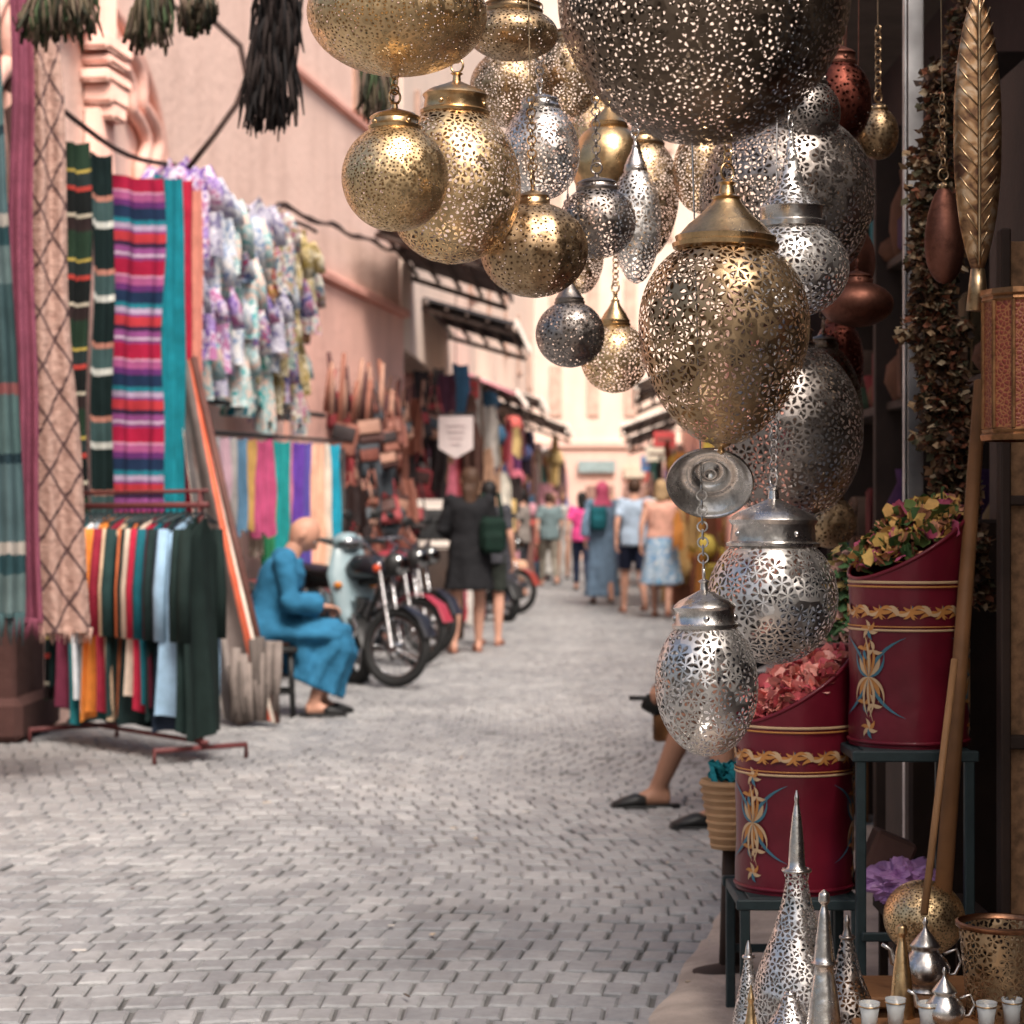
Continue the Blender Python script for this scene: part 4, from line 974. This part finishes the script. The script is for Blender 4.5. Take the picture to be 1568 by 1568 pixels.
lantern(818,383,158,146,4.4,'dg',(80,D),'cyl',0,.3,.25,lobes=(12,.05),capcol='dg',size=.18)
lantern(915,340,118,112,4.7,'ds',(44,PT),'cyl',0,.5,.3,n=5)
lantern(930,252,110,130,5.3,'g',None,'flare',0,.5,.8)
lantern(912,205,90,110,5.5,'g',(50,PT),'cyl',0,.5,.3)
lantern(974,345,76,180,4.9,'s',(44,PT),'flare',.1,.4,1.4,n=5)
lantern(985,305,110,190,5.6,'dg',(46,PT),'cyl',.1,.5,.4)
lantern(873,512,106,102,5.0,'ds',(95,D),'flare',0,.4,.9,size=.22)
lantern(941,548,104,108,5.3,'g',(46,PT),'flare',0,.42,1.0,n=5)
lantern(890,395,70,110,5.6,'dg',(50,PT),'cyl',.1,.4,.4)
lantern(1078,20,448,404,3.2,'bz',(50,PT),'cyl',.12,.3,.2,n=4,fat=1.5)
lantern(1108,522,262,322,3.7,'dg',(34,PT),'flare',.16,.50,.82,n=6,capcol='g',finial=True)
lantern(1205,300,268,262,4.7,'ds',(36,PT),'cyl',0,.4,.3,n=5,capcol='ds')
lantern(1212,412,176,150,4.0,'s',(40,PT),'spire',0,.55,1.75,n=5)
lantern(1075,262,90,130,5.0,'dg',(46,PT),'cyl')
lantern(1285,155,100,130,5.0,'r',(60,D),'cyl',0,.5,.5,size=.2)
lantern(1345,205,62,80,5.2,'dg',(90,D),'cyl',size=.2)
lantern(1232,175,110,110,4.6,'ds',(42,PT),'cyl',0,.6,.5)
lantern(1285,300,100,220,5.2,'bz',(42,PT),'cyl',0,.5,.3)
lantern(1207,662,228,282,4.9,'ds',(34,PT),'cyl',0,.35,.3,n=5)
lantern(1262,640,120,230,5.3,'bz',(42,PT),'cyl',0,.35,.3,n=5)
lantern(1283,560,80,150,5.4,'r',(60,D),'cyl',0,.5,.3,size=.2)
lantern(1312,466,112,70,5.2,'r',None,'cyl',0,.4,.3)
lantern(1300,400,80,120,5.5,'r',None,'cyl',0,.4,.3)
lantern(1272,800,80,80,5.6,'dg',(70,D),'cyl',size=.2)
lantern(1183,915,200,206,4.2,'s',(34,PT),'cyl',0,.66,.62,n=6)
lantern(1082,1050,158,218,3.8,'s',(38,PT),'cyl',.02,.58,.62,n=6,chainlen=.14)
lantern(1446,360,60,150,4.6,'r',None,'cyl',-.2,.3,.3,capcol='dg')
b=MB(); c=from_pixel(1087,742,3.78); R=66*mpp(3.78)
b.lathe([(R,.0),(R*1.02,.004),(R*.96,.008),(R*.86,.012),(R*.78,.024),(R*.55,.030),(R*.46,.024),(R*.40,.036),(R*.22,.042),(R*.18,.030),(R*.10,.03),(R*.08,.05),(.001,.05)],(0,0,0),56,0,Matrix.Rotation(math.radians(-52),3,'X')@Matrix.Rotation(math.radians(5),3,'Y'))
b.build('lantern_ceiling_plate',mt_silver,loc=c)
def leaf_lamp(x,y0,y1,w,d):
    b=MB(); c=from_pixel(x,(y0+y1)/2,d); h=(y1-y0)*mpp(d)/2; R=w/2*mpp(d); prof=[]
    for i in range(41):
        u=-1+2*i/40; prof.append((R*max(.001,(1-abs(u)**2.4)**.8),h*u))
    vs=[];fs=[]
    seg=32
    for (r,z) in prof:
        for j in range(seg):
            a=2*math.pi*j/seg
            vs.append((math.cos(a)*r,math.sin(a)*r*.35,z))
    for i in range(40):
        for j in range(seg): fs.append([i*seg+j,i*seg+(j+1)%seg,(i+1)*seg+(j+1)%seg,(i+1)*seg+j])
    b.add(vs,fs,0); b.tube([(0,-R*.36,h*z/10) for z in range(-9,10)],.003,1,6)
    for k in range(-8,9):
        for sg in(-1,1):
            zc=h*k/9.5; rr=R*max(.001,(1-abs(zc/h)**2.4)**.8); b.tube([(0,-R*.355,zc-.01),(sg*rr*.5,-R*.32*(rr/R),zc+.012),(sg*rr*.85,-R*.20*(rr/R),zc+.03)],.0016,1,5)
    b.tube([(0,0,h),(0,0,2.7-c.z)],.003,1,6); b.tube([(0,0,-h-.05),(0,0,-h+.02)],[.02,.012],1,10)
    M=Mat('patina_copper'); tc=M.n('TexCoord').outputs['Object']; nz=M.n('TexNoise',{'Vector':tc,'Scale':30,'Detail':5,'Distortion':1}).outputs[0]
    cc=M.ramp(nz,[(.35,(.12,.06,.04)),(.5,(.42,.24,.12)),(.62,(.58,.42,.28))]); pat=M.surf(M.n('BsdfPrincipled',{'Base Color':cc,'Metallic':1.0,'Roughness':.38}).outputs[0])
    b.build('leaf_shaped_lantern',[pat,mt_dgold],loc=c)
leaf_lamp(1497,-20,430,74,3.6)
def emboss():
    M=Mat('embossed_leather'); tc=M.n('TexCoord').outputs['Object']
    vo=M.n('TexVoronoi',{'Vector':tc,'Scale':130},feature='DISTANCE_TO_EDGE').outputs[0]
    c=M.ramp(vo,[(.0,(.36,.15,.05)),(.12,(.20,.035,.018))]); b_=M.n('Bump',{'Height':vo,'Strength':.8,'Distance':.003,}).outputs[0]
    return M.surf(M.n('BsdfPrincipled',{'Base Color':c,'Roughness':.5,'Normal':b_,'Metallic':.1}).outputs[0])
b=MB(); d=3.5; c=from_pixel(1572,560,d); R=66*mpp(d); h=115*mpp(d)
b.lathe([(R*.98,-h),(R*1.06,-h),(R*1.08,-h*.93),(R*1.02,-h*.9),(R*1.05,-h*.86),(R,-h*.83)],(0,0,0),12,1); b.lathe([(R,-h*.83),(R,h*.83)],(0,0,0),12,0)
b.lathe([(R,h*.83),(R*1.05,h*.86),(R*1.02,h*.9),(R*1.08,h*.93),(R*1.06,h),(R*.5,h*1.0),(.01,h*1.02)],(0,0,0),12,1)
for j in range(12):
    a=2*math.pi*j/12; b.tube([(math.cos(a)*R*1.01,math.sin(a)*R*1.01,-h*.84),(math.cos(a)*R*1.01,math.sin(a)*R*1.01,h*.84)],.0035,1,6)
b.tube([(0,0,h*1.0),(0,0,2.7-c.z)],.003,1,6)
b.build('leather_lantern',[emboss(),metal_mat('brown_brass',(.34,.17,.08),.38)],loc=c,smooth=False)

# ------------------------------------------------------------ shop foreground right
b=MB(); x=from_pixel(1398,0,5.5).x; b.box((x,5.5,1.55),(.048,.048,3.1),bev=.008); b.build('white_post',plain('white_paint',(.80,.77,.75),.6,.45,6))
def leafcloud(name,path,rad,n,cols,lsize=.05,shape=1.0):
    b=MB()
    for k in range(n):
        t=random.random()*(len(path)-1); i=int(t); p=V(path[i]).lerp(V(path[min(i+1,len(path)-1)]),t-i)
        cl=.6+.9*noise.noise(V((t*4,0,5)))
        a=random.random()*6.28; r=rad*cl*math.sqrt(random.random()); p=p+V((math.cos(a)*r,math.sin(a)*r,random.uniform(-.02,.02)))
        dr=V((math.cos(a)*random.uniform(.2,1),math.sin(a),random.uniform(-1.3,.4))).normalized()*lsize*random.uniform(.5,1.3)
        sd=dr.cross(V((random.random()-.5,random.random()-.5,random.random()))).normalized()*lsize*.2*shape
        nm=dr.cross(sd).normalized()*lsize*.12
        b.add([p,p+dr*.45+sd+nm,p+dr,p+dr*.45-sd+nm,p+dr*.45],[[0,1,4],[1,2,4],[2,3,4],[3,0,4]],random.randrange(len(cols)))
    b.tube(path,.008,0,6)
    return b.build(name,[plain('dry_leaf',c,.85,.3,20) for c in cols],smooth=False)
dry=[(.26,.14,.07),(.16,.09,.05),(.42,.28,.16),(.11,.10,.055),(.06,.04,.03),(.30,.11,.06),(.13,.07,.045),(.55,.42,.27)]
leafcloud('dried_herb_garland',[from_pixel(1462,100,5.2),from_pixel(1440,230,5.2),from_pixel(1432,350,5.2),from_pixel(1428,470,5.2),from_pixel(1440,560,5.2),from_pixel(1450,650,5.2),from_pixel(1464,780,5.2),from_pixel(1484,925,5.2)],.085,9000,dry,.026,2.2)
leafcloud('dried_herb_garland.001',[from_pixel(1482,0,5.4),from_pixel(1460,150,5.4),from_pixel(1445,300,5.4)],.05,1500,dry,.024,2.2)
dr_red=plain('drum_red_paint',(.15,.008,.020),.42,.4,5,.15,30,coat=.15); dr_or=plain('paint_orange',(.52,.22,.06),.55); dr_cr=plain('paint_cream',(.60,.40,.23),.55); dr_bl=plain('paint_blue',(.06,.17,.23),.55); dr_in=plain('drum_inside',(.08,.01,.015),.7)
def drum(name,cx,cy,z0,R,hside,hback,open_ang):
    b=MB(); seg=64; vs=[];fs=[]; nz=14
    topz=lambda a: hside+(hback-hside)*(.5-.5*math.cos(a-open_ang))
    for k in range(nz+1):
        for j in range(seg):
            a=2*math.pi*j/seg; r=R*(1+.012*math.sin(k*1.0)+.006*noise.noise(V((math.cos(a)*2,math.sin(a)*2,k*.5))))
            vs.append((math.cos(a)*r,math.sin(a)*r,topz(a)*k/nz))
    for k in range(nz):
        for j in range(seg): fs.append([k*seg+j,k*seg+(j+1)%seg,(k+1)*seg+(j+1)%seg,(k+1)*seg+j])
    b.add(vs,fs,0)
    rim=[(math.cos(2*math.pi*j/seg)*R,math.sin(2*math.pi*j/seg)*R,topz(2*math.pi*j/seg)) for j in range(seg)]
    b.tube(rim,.005,0,8,closed=True)
    ins=[];f2=[]
    for k in(0,1):
        for j in range(seg):
            a=2*math.pi*j/seg; ins.append((math.cos(a)*R*.975,math.sin(a)*R*.975,topz(a) if k==0 else .02))
    for j in range(seg): f2.append([j,seg+j,seg+(j+1)%seg,(j+1)%seg])
    b.add(ins,f2,4)
    b.torus((0,0,.012),(0,0,1),R*1.005,.005,0,64,8)
    zb=hside*.86
    def ring(z,t,mi): b.lathe([(R*1.019,z-t/2),(R*1.026,z-t/2+.001),(R*1.026,z+t/2-.001),(R*1.019,z+t/2)],(0,0,0),64,mi)
    ring(hside-.006,.006,2); ring(hside-.016,.004,1); ring(zb-.052,.003,1); ring(zb-.060,.005,2)
    def pet(a0,z0_,ang,l,w,mi,lift=1.028,curve=0):
        m=8; L_=[];R_=[]
        for i in range(m+1):
            t=i/m; ww=w*math.sin(math.pi*min(.98,max(.02,t))**.8); aa=ang+curve*t
            px=l*t*math.cos(ang+curve*t*.5);pz=l*t*math.sin(ang+curve*t*.5)
            for sg,li in((1,L_),(-1,R_)):
                x_=px-math.sin(aa)*ww*sg; z_=pz+math.cos(aa)*ww*sg; th=a0+x_/R
                li.append((math.cos(th)*R*lift,math.sin(th)*R*lift,z0_+z_))
        b.add(L_+R_,[[i,i+1,m+2+i,m+1+i] for i in range(m)],mi)
    nrep=12; q=0
    for k in range(nrep):
        a0=2*math.pi*k/nrep; s_=2*math.pi*R/nrep
        for (da,dz,an,l,w,mi,cv) in ((0,-.034,.8,.95,.005,1,-1.6),(.5,-.008,-.8,.85,.005,1,1.6),(.3,-.028,1.6,.5,.0042,2,2.2),(.15,-.012,2.4,.5,.0038,1,2.2),(.7,-.016,-2.0,.5,.0038,2,-2.2),(.5,-.034,.2,.5,.0034,1,1.8),(.05,-.006,0,.45,.0034,2,-1.5),(.85,-.036,2.6,.35,.0034,1,-2),(.62,-.022,.5,.3,.0034,3,1)):
            q=(q+1)%9; pet(a0+da*s_/R,zb+dz,an,s_*l,w,mi,lift=1.024+.0007*q,curve=cv)
    for a0 in (math.radians(-140),math.radians(-20),math.radians(100)):
        zc=hside*.42; q=0
        for (an,l,w,mi,cv) in ((.5,.062,.006,2,1.3),(2.64,.062,.006,2,-1.3),(-.5,.062,.006,1,-1.3),(-2.64,.062,.006,1,1.3),(1.57,.07,.007,1,0),(-1.57,.07,.007,1,0),
             (1.25,.125,.004,3,-.9),(1.89,.125,.004,3,.9),(-1.25,.125,.004,3,.9),(-1.89,.125,.004,3,-.9),(0.1,.07,.0035,3,1.8),(3.04,.07,.0035,3,-1.8),(-.1,.07,.0035,2,-1.8),(3.24,.07,.0035,2,1.8),(.95,.09,.0035,1,1.2),(2.19,.09,.0035,1,-1.2),(-.95,.09,.0035,2,-1.2),(-2.19,.09,.0035,2,1.2),(1.45,.10,.003,2,.5),(-1.7,.10,.003,2,.5)):
            q+=1; pet(a0,zc,an,l,w,mi,lift=1.020+.0006*q,curve=cv)
        for zz in(-.115,-.06,.06,.105): 
            for k in range(6): q=(q+1)%20; pet(a0+(.09 if abs(zz)<.08 else 0)*(1 if k%2 else -1),zc+zz,k*1.05+.3,.024,.0045,(1,2,1,2,3,2)[k],lift=1.022+.0006*q,curve=1.2)
    return b.build(name,[dr_red,dr_or,dr_cr,dr_bl,dr_in],loc=(cx,cy,z0),sharp=50),topz
def flowers(name,c,R,slope_dir,zlo,zhi,n,cols,size=.03,up=.03):
    b=MB()
    for k in range(n):
        a=random.random()*6.28; r=R*math.sqrt(random.random())*.95; x,y=r*math.cos(a),r*math.sin(a)
        t=.5+.5*(x*slope_dir[0]+y*slope_dir[1])/R
        z=zlo+(zhi-zlo)*t+up*(1-(r/R)**2)+random.uniform(-.015,.02)
        p=V((x,y,z)); nm=V((random.uniform(-1,1)-.4*slope_dir[0],random.uniform(-1,.6),random.uniform(.2,1.2))).normalized(); u=nm.orthogonal().normalized(); u=Matrix.Rotation(random.random()*6,3,nm)@u; v=nm.cross(u); s_=size*random.uniform(.5,1.2)
        vs=[p];
        for j in range(7):
            q=(j/6-.5)*2.6; vs.append(p+(u*math.cos(q)+v*math.sin(q)*.8)*s_*(1 if j%2 else .85)+nm*s_*(.45*math.cos(q*1.2)+random.uniform(-.1,.2)))
        b.add(vs,[[0,j+1,j+2] for j in range(6)],random.randrange(len(cols)))
    b.lathe([(R*.95,0),(R*.8,.0),(.01,.0)],(0,0,zlo*.98),24,0)
    return b.build(name,[plain('petal',c_,.7,.25,30,spec=.2) for c_ in cols],loc=c)
d=5.0; x1=from_pixel(1216,0,d).x; R1=89*mpp(d)
oa=math.radians(200)
drum('painted_drum',x1,d,.338,R1,(1355-1100)*mpp(d),(1355-985)*mpp(d),oa)
sd=(-math.cos(oa),-math.sin(oa))
flowers('dried_rose_petals',(x1,d,.338),R1*.93,sd,.395,.53,750,[(.72,.22,.19),(.80,.38,.32),(.55,.10,.12),(.72,.28,.22),(.4,.07,.08)],.028)
d2=4.85; x2=from_pixel(1391,0,d2).x; R2=90*mpp(d2)
drum('painted_drum.001',x2,d2,.69,R2,(1138-885)*mpp(d2),(1138-775)*mpp(d2),oa)
flowers('dried_flower_mix',(x2,d2,.69),R2*.93,sd,.385,.53,800,[(.72,.42,.14),(.62,.40,.12),(.14,.20,.06),(.5,.10,.18),(.78,.36,.22),(.07,.14,.05),(.25,.10,.05)],.027,.06)
leafcloud('dried_flower_bunch',[from_pixel(1300,840,5.2),from_pixel(1295,960,5.2),from_pixel(1300,1060,5.2)],.05,450,[(.10,.2,.08),(.5,.35,.13),(.10,.18,.08),(.6,.34,.28)],.04,2)
b=MB()
def stand(x0,x1_,y0,y1,z):
    for xx in(x0,x1_):
        for yy in(y0,y1): b.box((xx,yy,z/2),(.022,.022,z),bev=.003)
    b.box(((x0+x1_)/2,y0-.001,z+.006),(x1_-x0+.04,.026,.024),bev=.003); b.box(((x0+x1_)/2,y1,z+.006),(x1_-x0+.04,.026,.024),bev=.003)
    for xx in(x0-.002,x1_+.002): b.box((xx,(y0+y1)/2,z+.004),(.024,y1-y0-.03,.022),bev=.003)
    b.box(((x0+x1_)/2,(y0+y1)/2,z+.012),(x1_-x0-.02,y1-y0-.03,.012),bev=.002)
    b.box(((x0+x1_)/2,y0-.013,z*.42),(x1_-x0,.012,.02),bev=.003); b.box(((x0+x1_)/2,y1+.013,z*.5),(x1_-x0,.012,.02),bev=.003)
stand(from_pixel(1140,0,4.85).x,from_pixel(1310,0,4.85).x,4.84,5.16,.32); stand(from_pixel(1318,0,4.7).x,from_pixel(1484,0,4.7).x,4.70,5.02,.672)
b.build('steel_display_stand',mt_steel,smooth=False)
b=MB()
b.tube([from_pixel(1502,585,4.9),from_pixel(1440,1425,4.45)],[.016,.019],0,12); b.build('leaning_wooden_pole',wood)
b=MB(); b.tube([from_pixel(1462,1010,4.6),from_pixel(1415,1400,4.4)],.008,0,8); b.build('thin_wooden_stick',plain('light_wood',(.35,.18,.08),.6))
b=MB(); d=4.6; x0=from_pixel(1537,0,d).x
b.box((x0,d,.95),(.022,.05,1.75),0,bev=.004); b.box((x0+.3,d,.95),(.022,.05,1.75),0,bev=.004)
b.box((x0+.15,d-.002,1.24),(.30,.04,.022),0,bev=.004); b.box((x0+.15,d-.002,.72),(.30,.04,.03),0,bev=.004)
b.box((x0+.15,d+.01,.95),(.28,.01,1.7),1,bev=.002)
b.build('framed_panel',[darkwood,plain('brown_panel',(.30,.16,.08),.6,.5,40)],smooth=False)
b=MB(); b.box((1.30,5.4,1.2),(.05,.6,2.3),0,bev=.004); b.box((1.16,5.6,.6),(.3,.35,1.2),0,bev=.01); b.build('storage_cabinet',darkwood,smooth=False)
def crumple(name,c,R,mat,seed=0):
    b=MB(); seg,rings=48,30; vs=[];fs=[]
    for i in range(rings+1):
        p=math.pi*(.02+.96*i/rings)
        for j in range(seg):
            a=2*math.pi*j/seg; n_=V((math.sin(p)*math.cos(a),math.sin(p)*math.sin(a),math.cos(p)))
            k=1+.35*noise.noise(n_*2.2+V((seed,0,0)))-.45*abs(noise.noise(n_*4+V((seed,1,0))))-.25*abs(noise.noise(n_*9)); vs.append(V((n_.x*R[0]*k,n_.y*R[1]*k,n_.z*R[2]*k)))
    for i in range(rings):
        for j in range(seg): fs.append([i*seg+j,(i+1)*seg+j,(i+1)*seg+(j+1)%seg,i*seg+(j+1)%seg])
    b.add(vs,fs); return b.build(name,mat,loc=c,smooth=False)
b=MB(); b.box((from_pixel(1400,0,4.95).x+.02,4.86,.31),(.22,.26,.03)); 
for sx in(-.09,.09):
    for sy in(-.1,.1): b.box((from_pixel(1400,0,4.95).x+.02+sx,4.86+sy,.15),(.02,.02,.3))
b.build('low_stand',darkwood,smooth=False)
crumple('purple_plastic_bag',from_pixel(1385,1350,4.86),(.10,.085,.055),plain('purple_plastic',(.50,.26,.52),.35,.35,12))
b=MB(); b.box((from_pixel(1355,0,4.95).x,4.96,.40),(.10,.08,.14),0,Matrix.Rotation(.4,3,'Y')); b.build('cardboard_box',plain('card',(.16,.08,.06),.8),smooth=False)
b=MB(); c=from_pixel(1118,1240,5.6); b.lathe([(.045,-.1),(.05,-.1),(.075,.07),(.078,.08),(.07,.08),(.045,-.09),(.001,-.09)],(0,0,0),28,0)
for z in range(9): b.torus((0,0,-.09+.02*z),(0,0,1),.048+.0035*z,.006,0,28,6)
b.tube([(0,0,-.1),(0,0,-c.z+.01)],[.02,.03],2,10); b.lathe([(.10,0),(.03,.02),(.02,.03)],(0,0,-c.z+.012),20,2)
for k in range(40): b.box((random.uniform(-.05,.05),random.uniform(-.05,.05),.08+random.uniform(0,.04)),(.04,.03,.01),1,Matrix.Rotation(random.random()*3,3,V((random.random(),random.random(),1))))
b.build('wicker_basket',[plain('wick',(.50,.30,.16),.9),cloth_mat((.03,.30,.34)),darkwood],loc=c)

# ------------------------------------------------------------ floor lanterns, bottom right
def fl(name,x,d,pts,col,pattern=None,cuts=None,seg=40,zbase=0,**k):
    b=MB(); X=from_pixel(x,0,d).x; prof=[]
    for (w,y_) in pts: prof.append((max(.0015,w*mpp(d)),EYE+(795-y_)*mpp(d)))
    res=[]
    for i in range(len(prof)-1):
        for q in range(4):
            t=q/4; res.append((prof[i][0]*(1-t)+prof[i+1][0]*t,prof[i][1]*(1-t)+prof[i+1][1]*t))
    res.append(prof[-1]); rl=res[-1][0]
    res+= [(rl*.8,max(.05,zbase+.04)),(rl*.85,zbase+.02),(rl*.85,zbase+.0)] if res[-1][1]>zbase+.06 else [(rl*.9,zbase)]
    zcut=cuts if cuts is not None else 9
    up=[p for p in res if p[1]>=zcut]; lowp=[p for p in res if p[1]<=zcut]
    if up and lowp: lowp=[up[-1]]+lowp
    if len(up)>1: b.lathe(up,(0,0,0),seg,1)
    if len(lowp)>1: b.lathe(lowp,(0,0,0),seg,0)
    for (r,z) in (up[-1:] if up else []): b.torus((0,0,z),(0,0,1),r*1.05+.001,.004,1,32,8)
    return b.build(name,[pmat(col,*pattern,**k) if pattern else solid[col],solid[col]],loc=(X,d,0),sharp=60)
zz=lambda y_,d: EYE+(795-y_)*mpp(d)
fl('minaret_lantern',1220,4.2,[(1,1210),(4,1222),(3,1228),(7,1250),(11,1290),(13,1325),(20,1335),(17,1350),(24,1385),(38,1430),(58,1480),(68,1520),(70,1550),(60,1600),(45,1640)],'s',(50,PT),zz(1333,4.2),n=5)
fl('minaret_lantern.001',1262,3.9,[(1,1362),(8,1368),(9,1380),(4,1386),(8,1400),(13,1440),(16,1470),(20,1474),(14,1480),(22,1530),(30,1600),(26,1660)],'s')
fl('minaret_lantern.002',1297,4.05,[(1,1400),(5,1410),(4,1420),(12,1450),(22,1490),(38,1530),(50,1570),(55,1610),(40,1660)],'ds',(50,PT),zz(1440,4.05),n=5)
fl('minaret_lantern.003',1146,4.3,[(1,1440),(4,1450),(8,1480),(14,1510),(24,1560),(30,1600)],'s',(56,PT),zz(1470,4.3))
fl('brass_minaret_lantern',1150,3.9,[(1,1508),(3,1520),(6,1530),(4,1536),(8,1560),(16,1600),(22,1660)],'g')
fl('brass_minaret_lantern.001',1381,3.9,[(1,1414),(8,1418),(9,1428),(5,1436),(10,1460),(15,1500),(20,1560),(28,1620)],'g')
fl('minaret_lantern.004',1210,3.95,[(1,1520),(10,1524),(20,1545),(42,1580),(55,1620)],'s',(52,PT),zz(1522,3.95),n=5)
b=MB(); c=from_pixel(1415,1405,4.5); R=62*mpp(4.5); b.lathe([(R*math.sqrt(1-u*u),R*u*.93) for u in[-.998+1.996*i/40 for i in range(41)]],(0,0,0),48,0)
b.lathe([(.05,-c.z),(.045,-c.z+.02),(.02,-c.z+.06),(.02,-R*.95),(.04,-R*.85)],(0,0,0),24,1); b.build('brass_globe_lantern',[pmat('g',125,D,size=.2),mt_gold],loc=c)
def teapot(x,y,w,d,name='silver_teapot'):
    b=MB(); c=from_pixel(x,y,d); R=w/2*mpp(d)
    b.lathe([(.001,R*2.0),(R*.07,R*1.93),(R*.12,R*1.78),(R*.06,R*1.66),(R*.1,R*1.5),(R*.35,R*1.2),(R*.55,R*.95),(R*.62,R*.82),(R*.52,R*.75),(R*.56,R*.6),(R*.85,R*.3),(R,0),(R*.93,-R*.4),(R*.6,-R*.7),(R*.5,-R*.8),(R*.65,-R*.95),(R*.66,-R),(.001,-R)],(0,0,0),40,0)
    b.tube([(-R*.8,0,-.1*R),(-R*1.3,0,R*.2),(-R*1.4,0,R*.7),(-R*1.75,0,R*.9)],[R*.2,R*.15,R*.1,R*.08],0,10)
    b.tube([(R*.75,0,R*.5),(R*1.25,0,R*.7),(R*1.45,0,R*.2),(R*1.2,0,-R*.3),(R*.85,0,-R*.35)],R*.07,0,8)
    b.build(name,mt_silver,loc=c); return c,R
c0,R0=teapot(1417,1480,76,4.1)
c1,R1_=teapot(1446,1545,64,3.8,'silver_teapot.001')
b=MB(); b.box((c0.x,4.15,c0.z-R0-.012),(.34,.2,.022),0,bev=.004); b.box((c0.x,4.15,(c0.z-R0-.024)/2),(.28,.16,c0.z-R0-.026),0,bev=.01)
b.box((c1.x,3.82,c1.z-R1_-.012),(.3,.16,.022),0,bev=.004); b.box((c1.x,3.82,(c1.z-R1_-.024)/2),(.26,.12,c1.z-R1_-.026),0,bev=.01)
b.build('wooden_crate_table',wood,smooth=False)
glass=Mat('frosted_glass'); glass=glass.surf(glass.n('BsdfPrincipled',{'Base Color':(.85,.88,.88,1),'Roughness':.12,'Transmission Weight':.55,'IOR':1.45}).outputs[0])
b=MB()
for k in range(6):
    xx=c1.x-.135+.052*k
    if abs(xx-c1.x)<.028: continue
    b.lathe([(.001,.003),(.014,.001),(.015,.028),(.019,.052),(.0175,.052),(.0135,.028),(.012,.006),(.001,.006)],(xx,3.79+.03*(k%2),c1.z-R1_),24,0)
    b.torus((xx,3.79+.03*(k%2),c1.z-R1_+.045),(0,0,1),.0182,.0012,1,24,6)
b.build('tea_glasses',[glass,mt_gold])
b=MB(); d=3.9; c=from_pixel(1535,1500,d)
b.lathe([(45*mpp(d),-.14),(50*mpp(d),-.1),(66*mpp(d),80*mpp(d))],(0,0,0),48,0); b.lathe([(66*mpp(d),80*mpp(d)),(70*mpp(d),82*mpp(d)),(71*mpp(d),88*mpp(d)),(67*mpp(d),90*mpp(d))],(0,0,0),48,1)
b.lathe([(45*mpp(d),-.14),(50*mpp(d),-.16),(50*mpp(d),-c.z),(.01,-c.z)],(0,0,0),48,1)
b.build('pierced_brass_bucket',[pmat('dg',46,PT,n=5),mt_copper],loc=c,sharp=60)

# ------------------------------------------------------------ light, world, camera
w=bpy.data.worlds.new('World'); scene.world=w; w.use_nodes=True; nt=w.node_tree; nt.nodes.clear()
sky=nt.nodes.new('ShaderNodeTexSky'); sky.sky_type='NISHITA'; sky.sun_disc=False
el=math.radians(54); az=math.radians(160); sky.sun_elevation=el; sky.sun_rotation=az; sky.dust_density=6; sky.air_density=1.0; sky.ozone_density=.3
bg=nt.nodes.new('ShaderNodeBackground'); bg.inputs[1].default_value=.15; wo=nt.nodes.new('ShaderNodeOutputWorld')
nt.links.new(sky.outputs[0],bg.inputs[0]); nt.links.new(bg.outputs[0],wo.inputs[0])
sl=bpy.data.lights.new('sun','SUN'); sl.energy=4.6; sl.angle=math.radians(24); sl.color=(1,.93,.865)
so=bpy.data.objects.new('sun',sl); scene.collection.objects.link(so)
sdir=V((math.sin(az)*math.cos(el),math.cos(az)*math.cos(el),math.sin(el)))
so.rotation_euler=sdir.to_track_quat('Z','Y').to_euler(); so.location=(3,-4,9)
cam=bpy.data.cameras.new('camera'); co=bpy.data.objects.new('camera',cam); scene.collection.objects.link(co)
co.location=(0,0,EYE); co.rotation_euler=(math.pi/2,0,0)
cam.sensor_width=24; cam.lens=50; cam.shift_y=11/1568; cam.clip_end=2000; cam.clip_start=.05
cam.dof.use_dof=True; cam.dof.focus_distance=3.95; cam.dof.aperture_fstop=3.9
scene.camera=co
scene.view_settings.view_transform='Standard'; scene.view_settings.look='None'; scene.view_settings.exposure=0
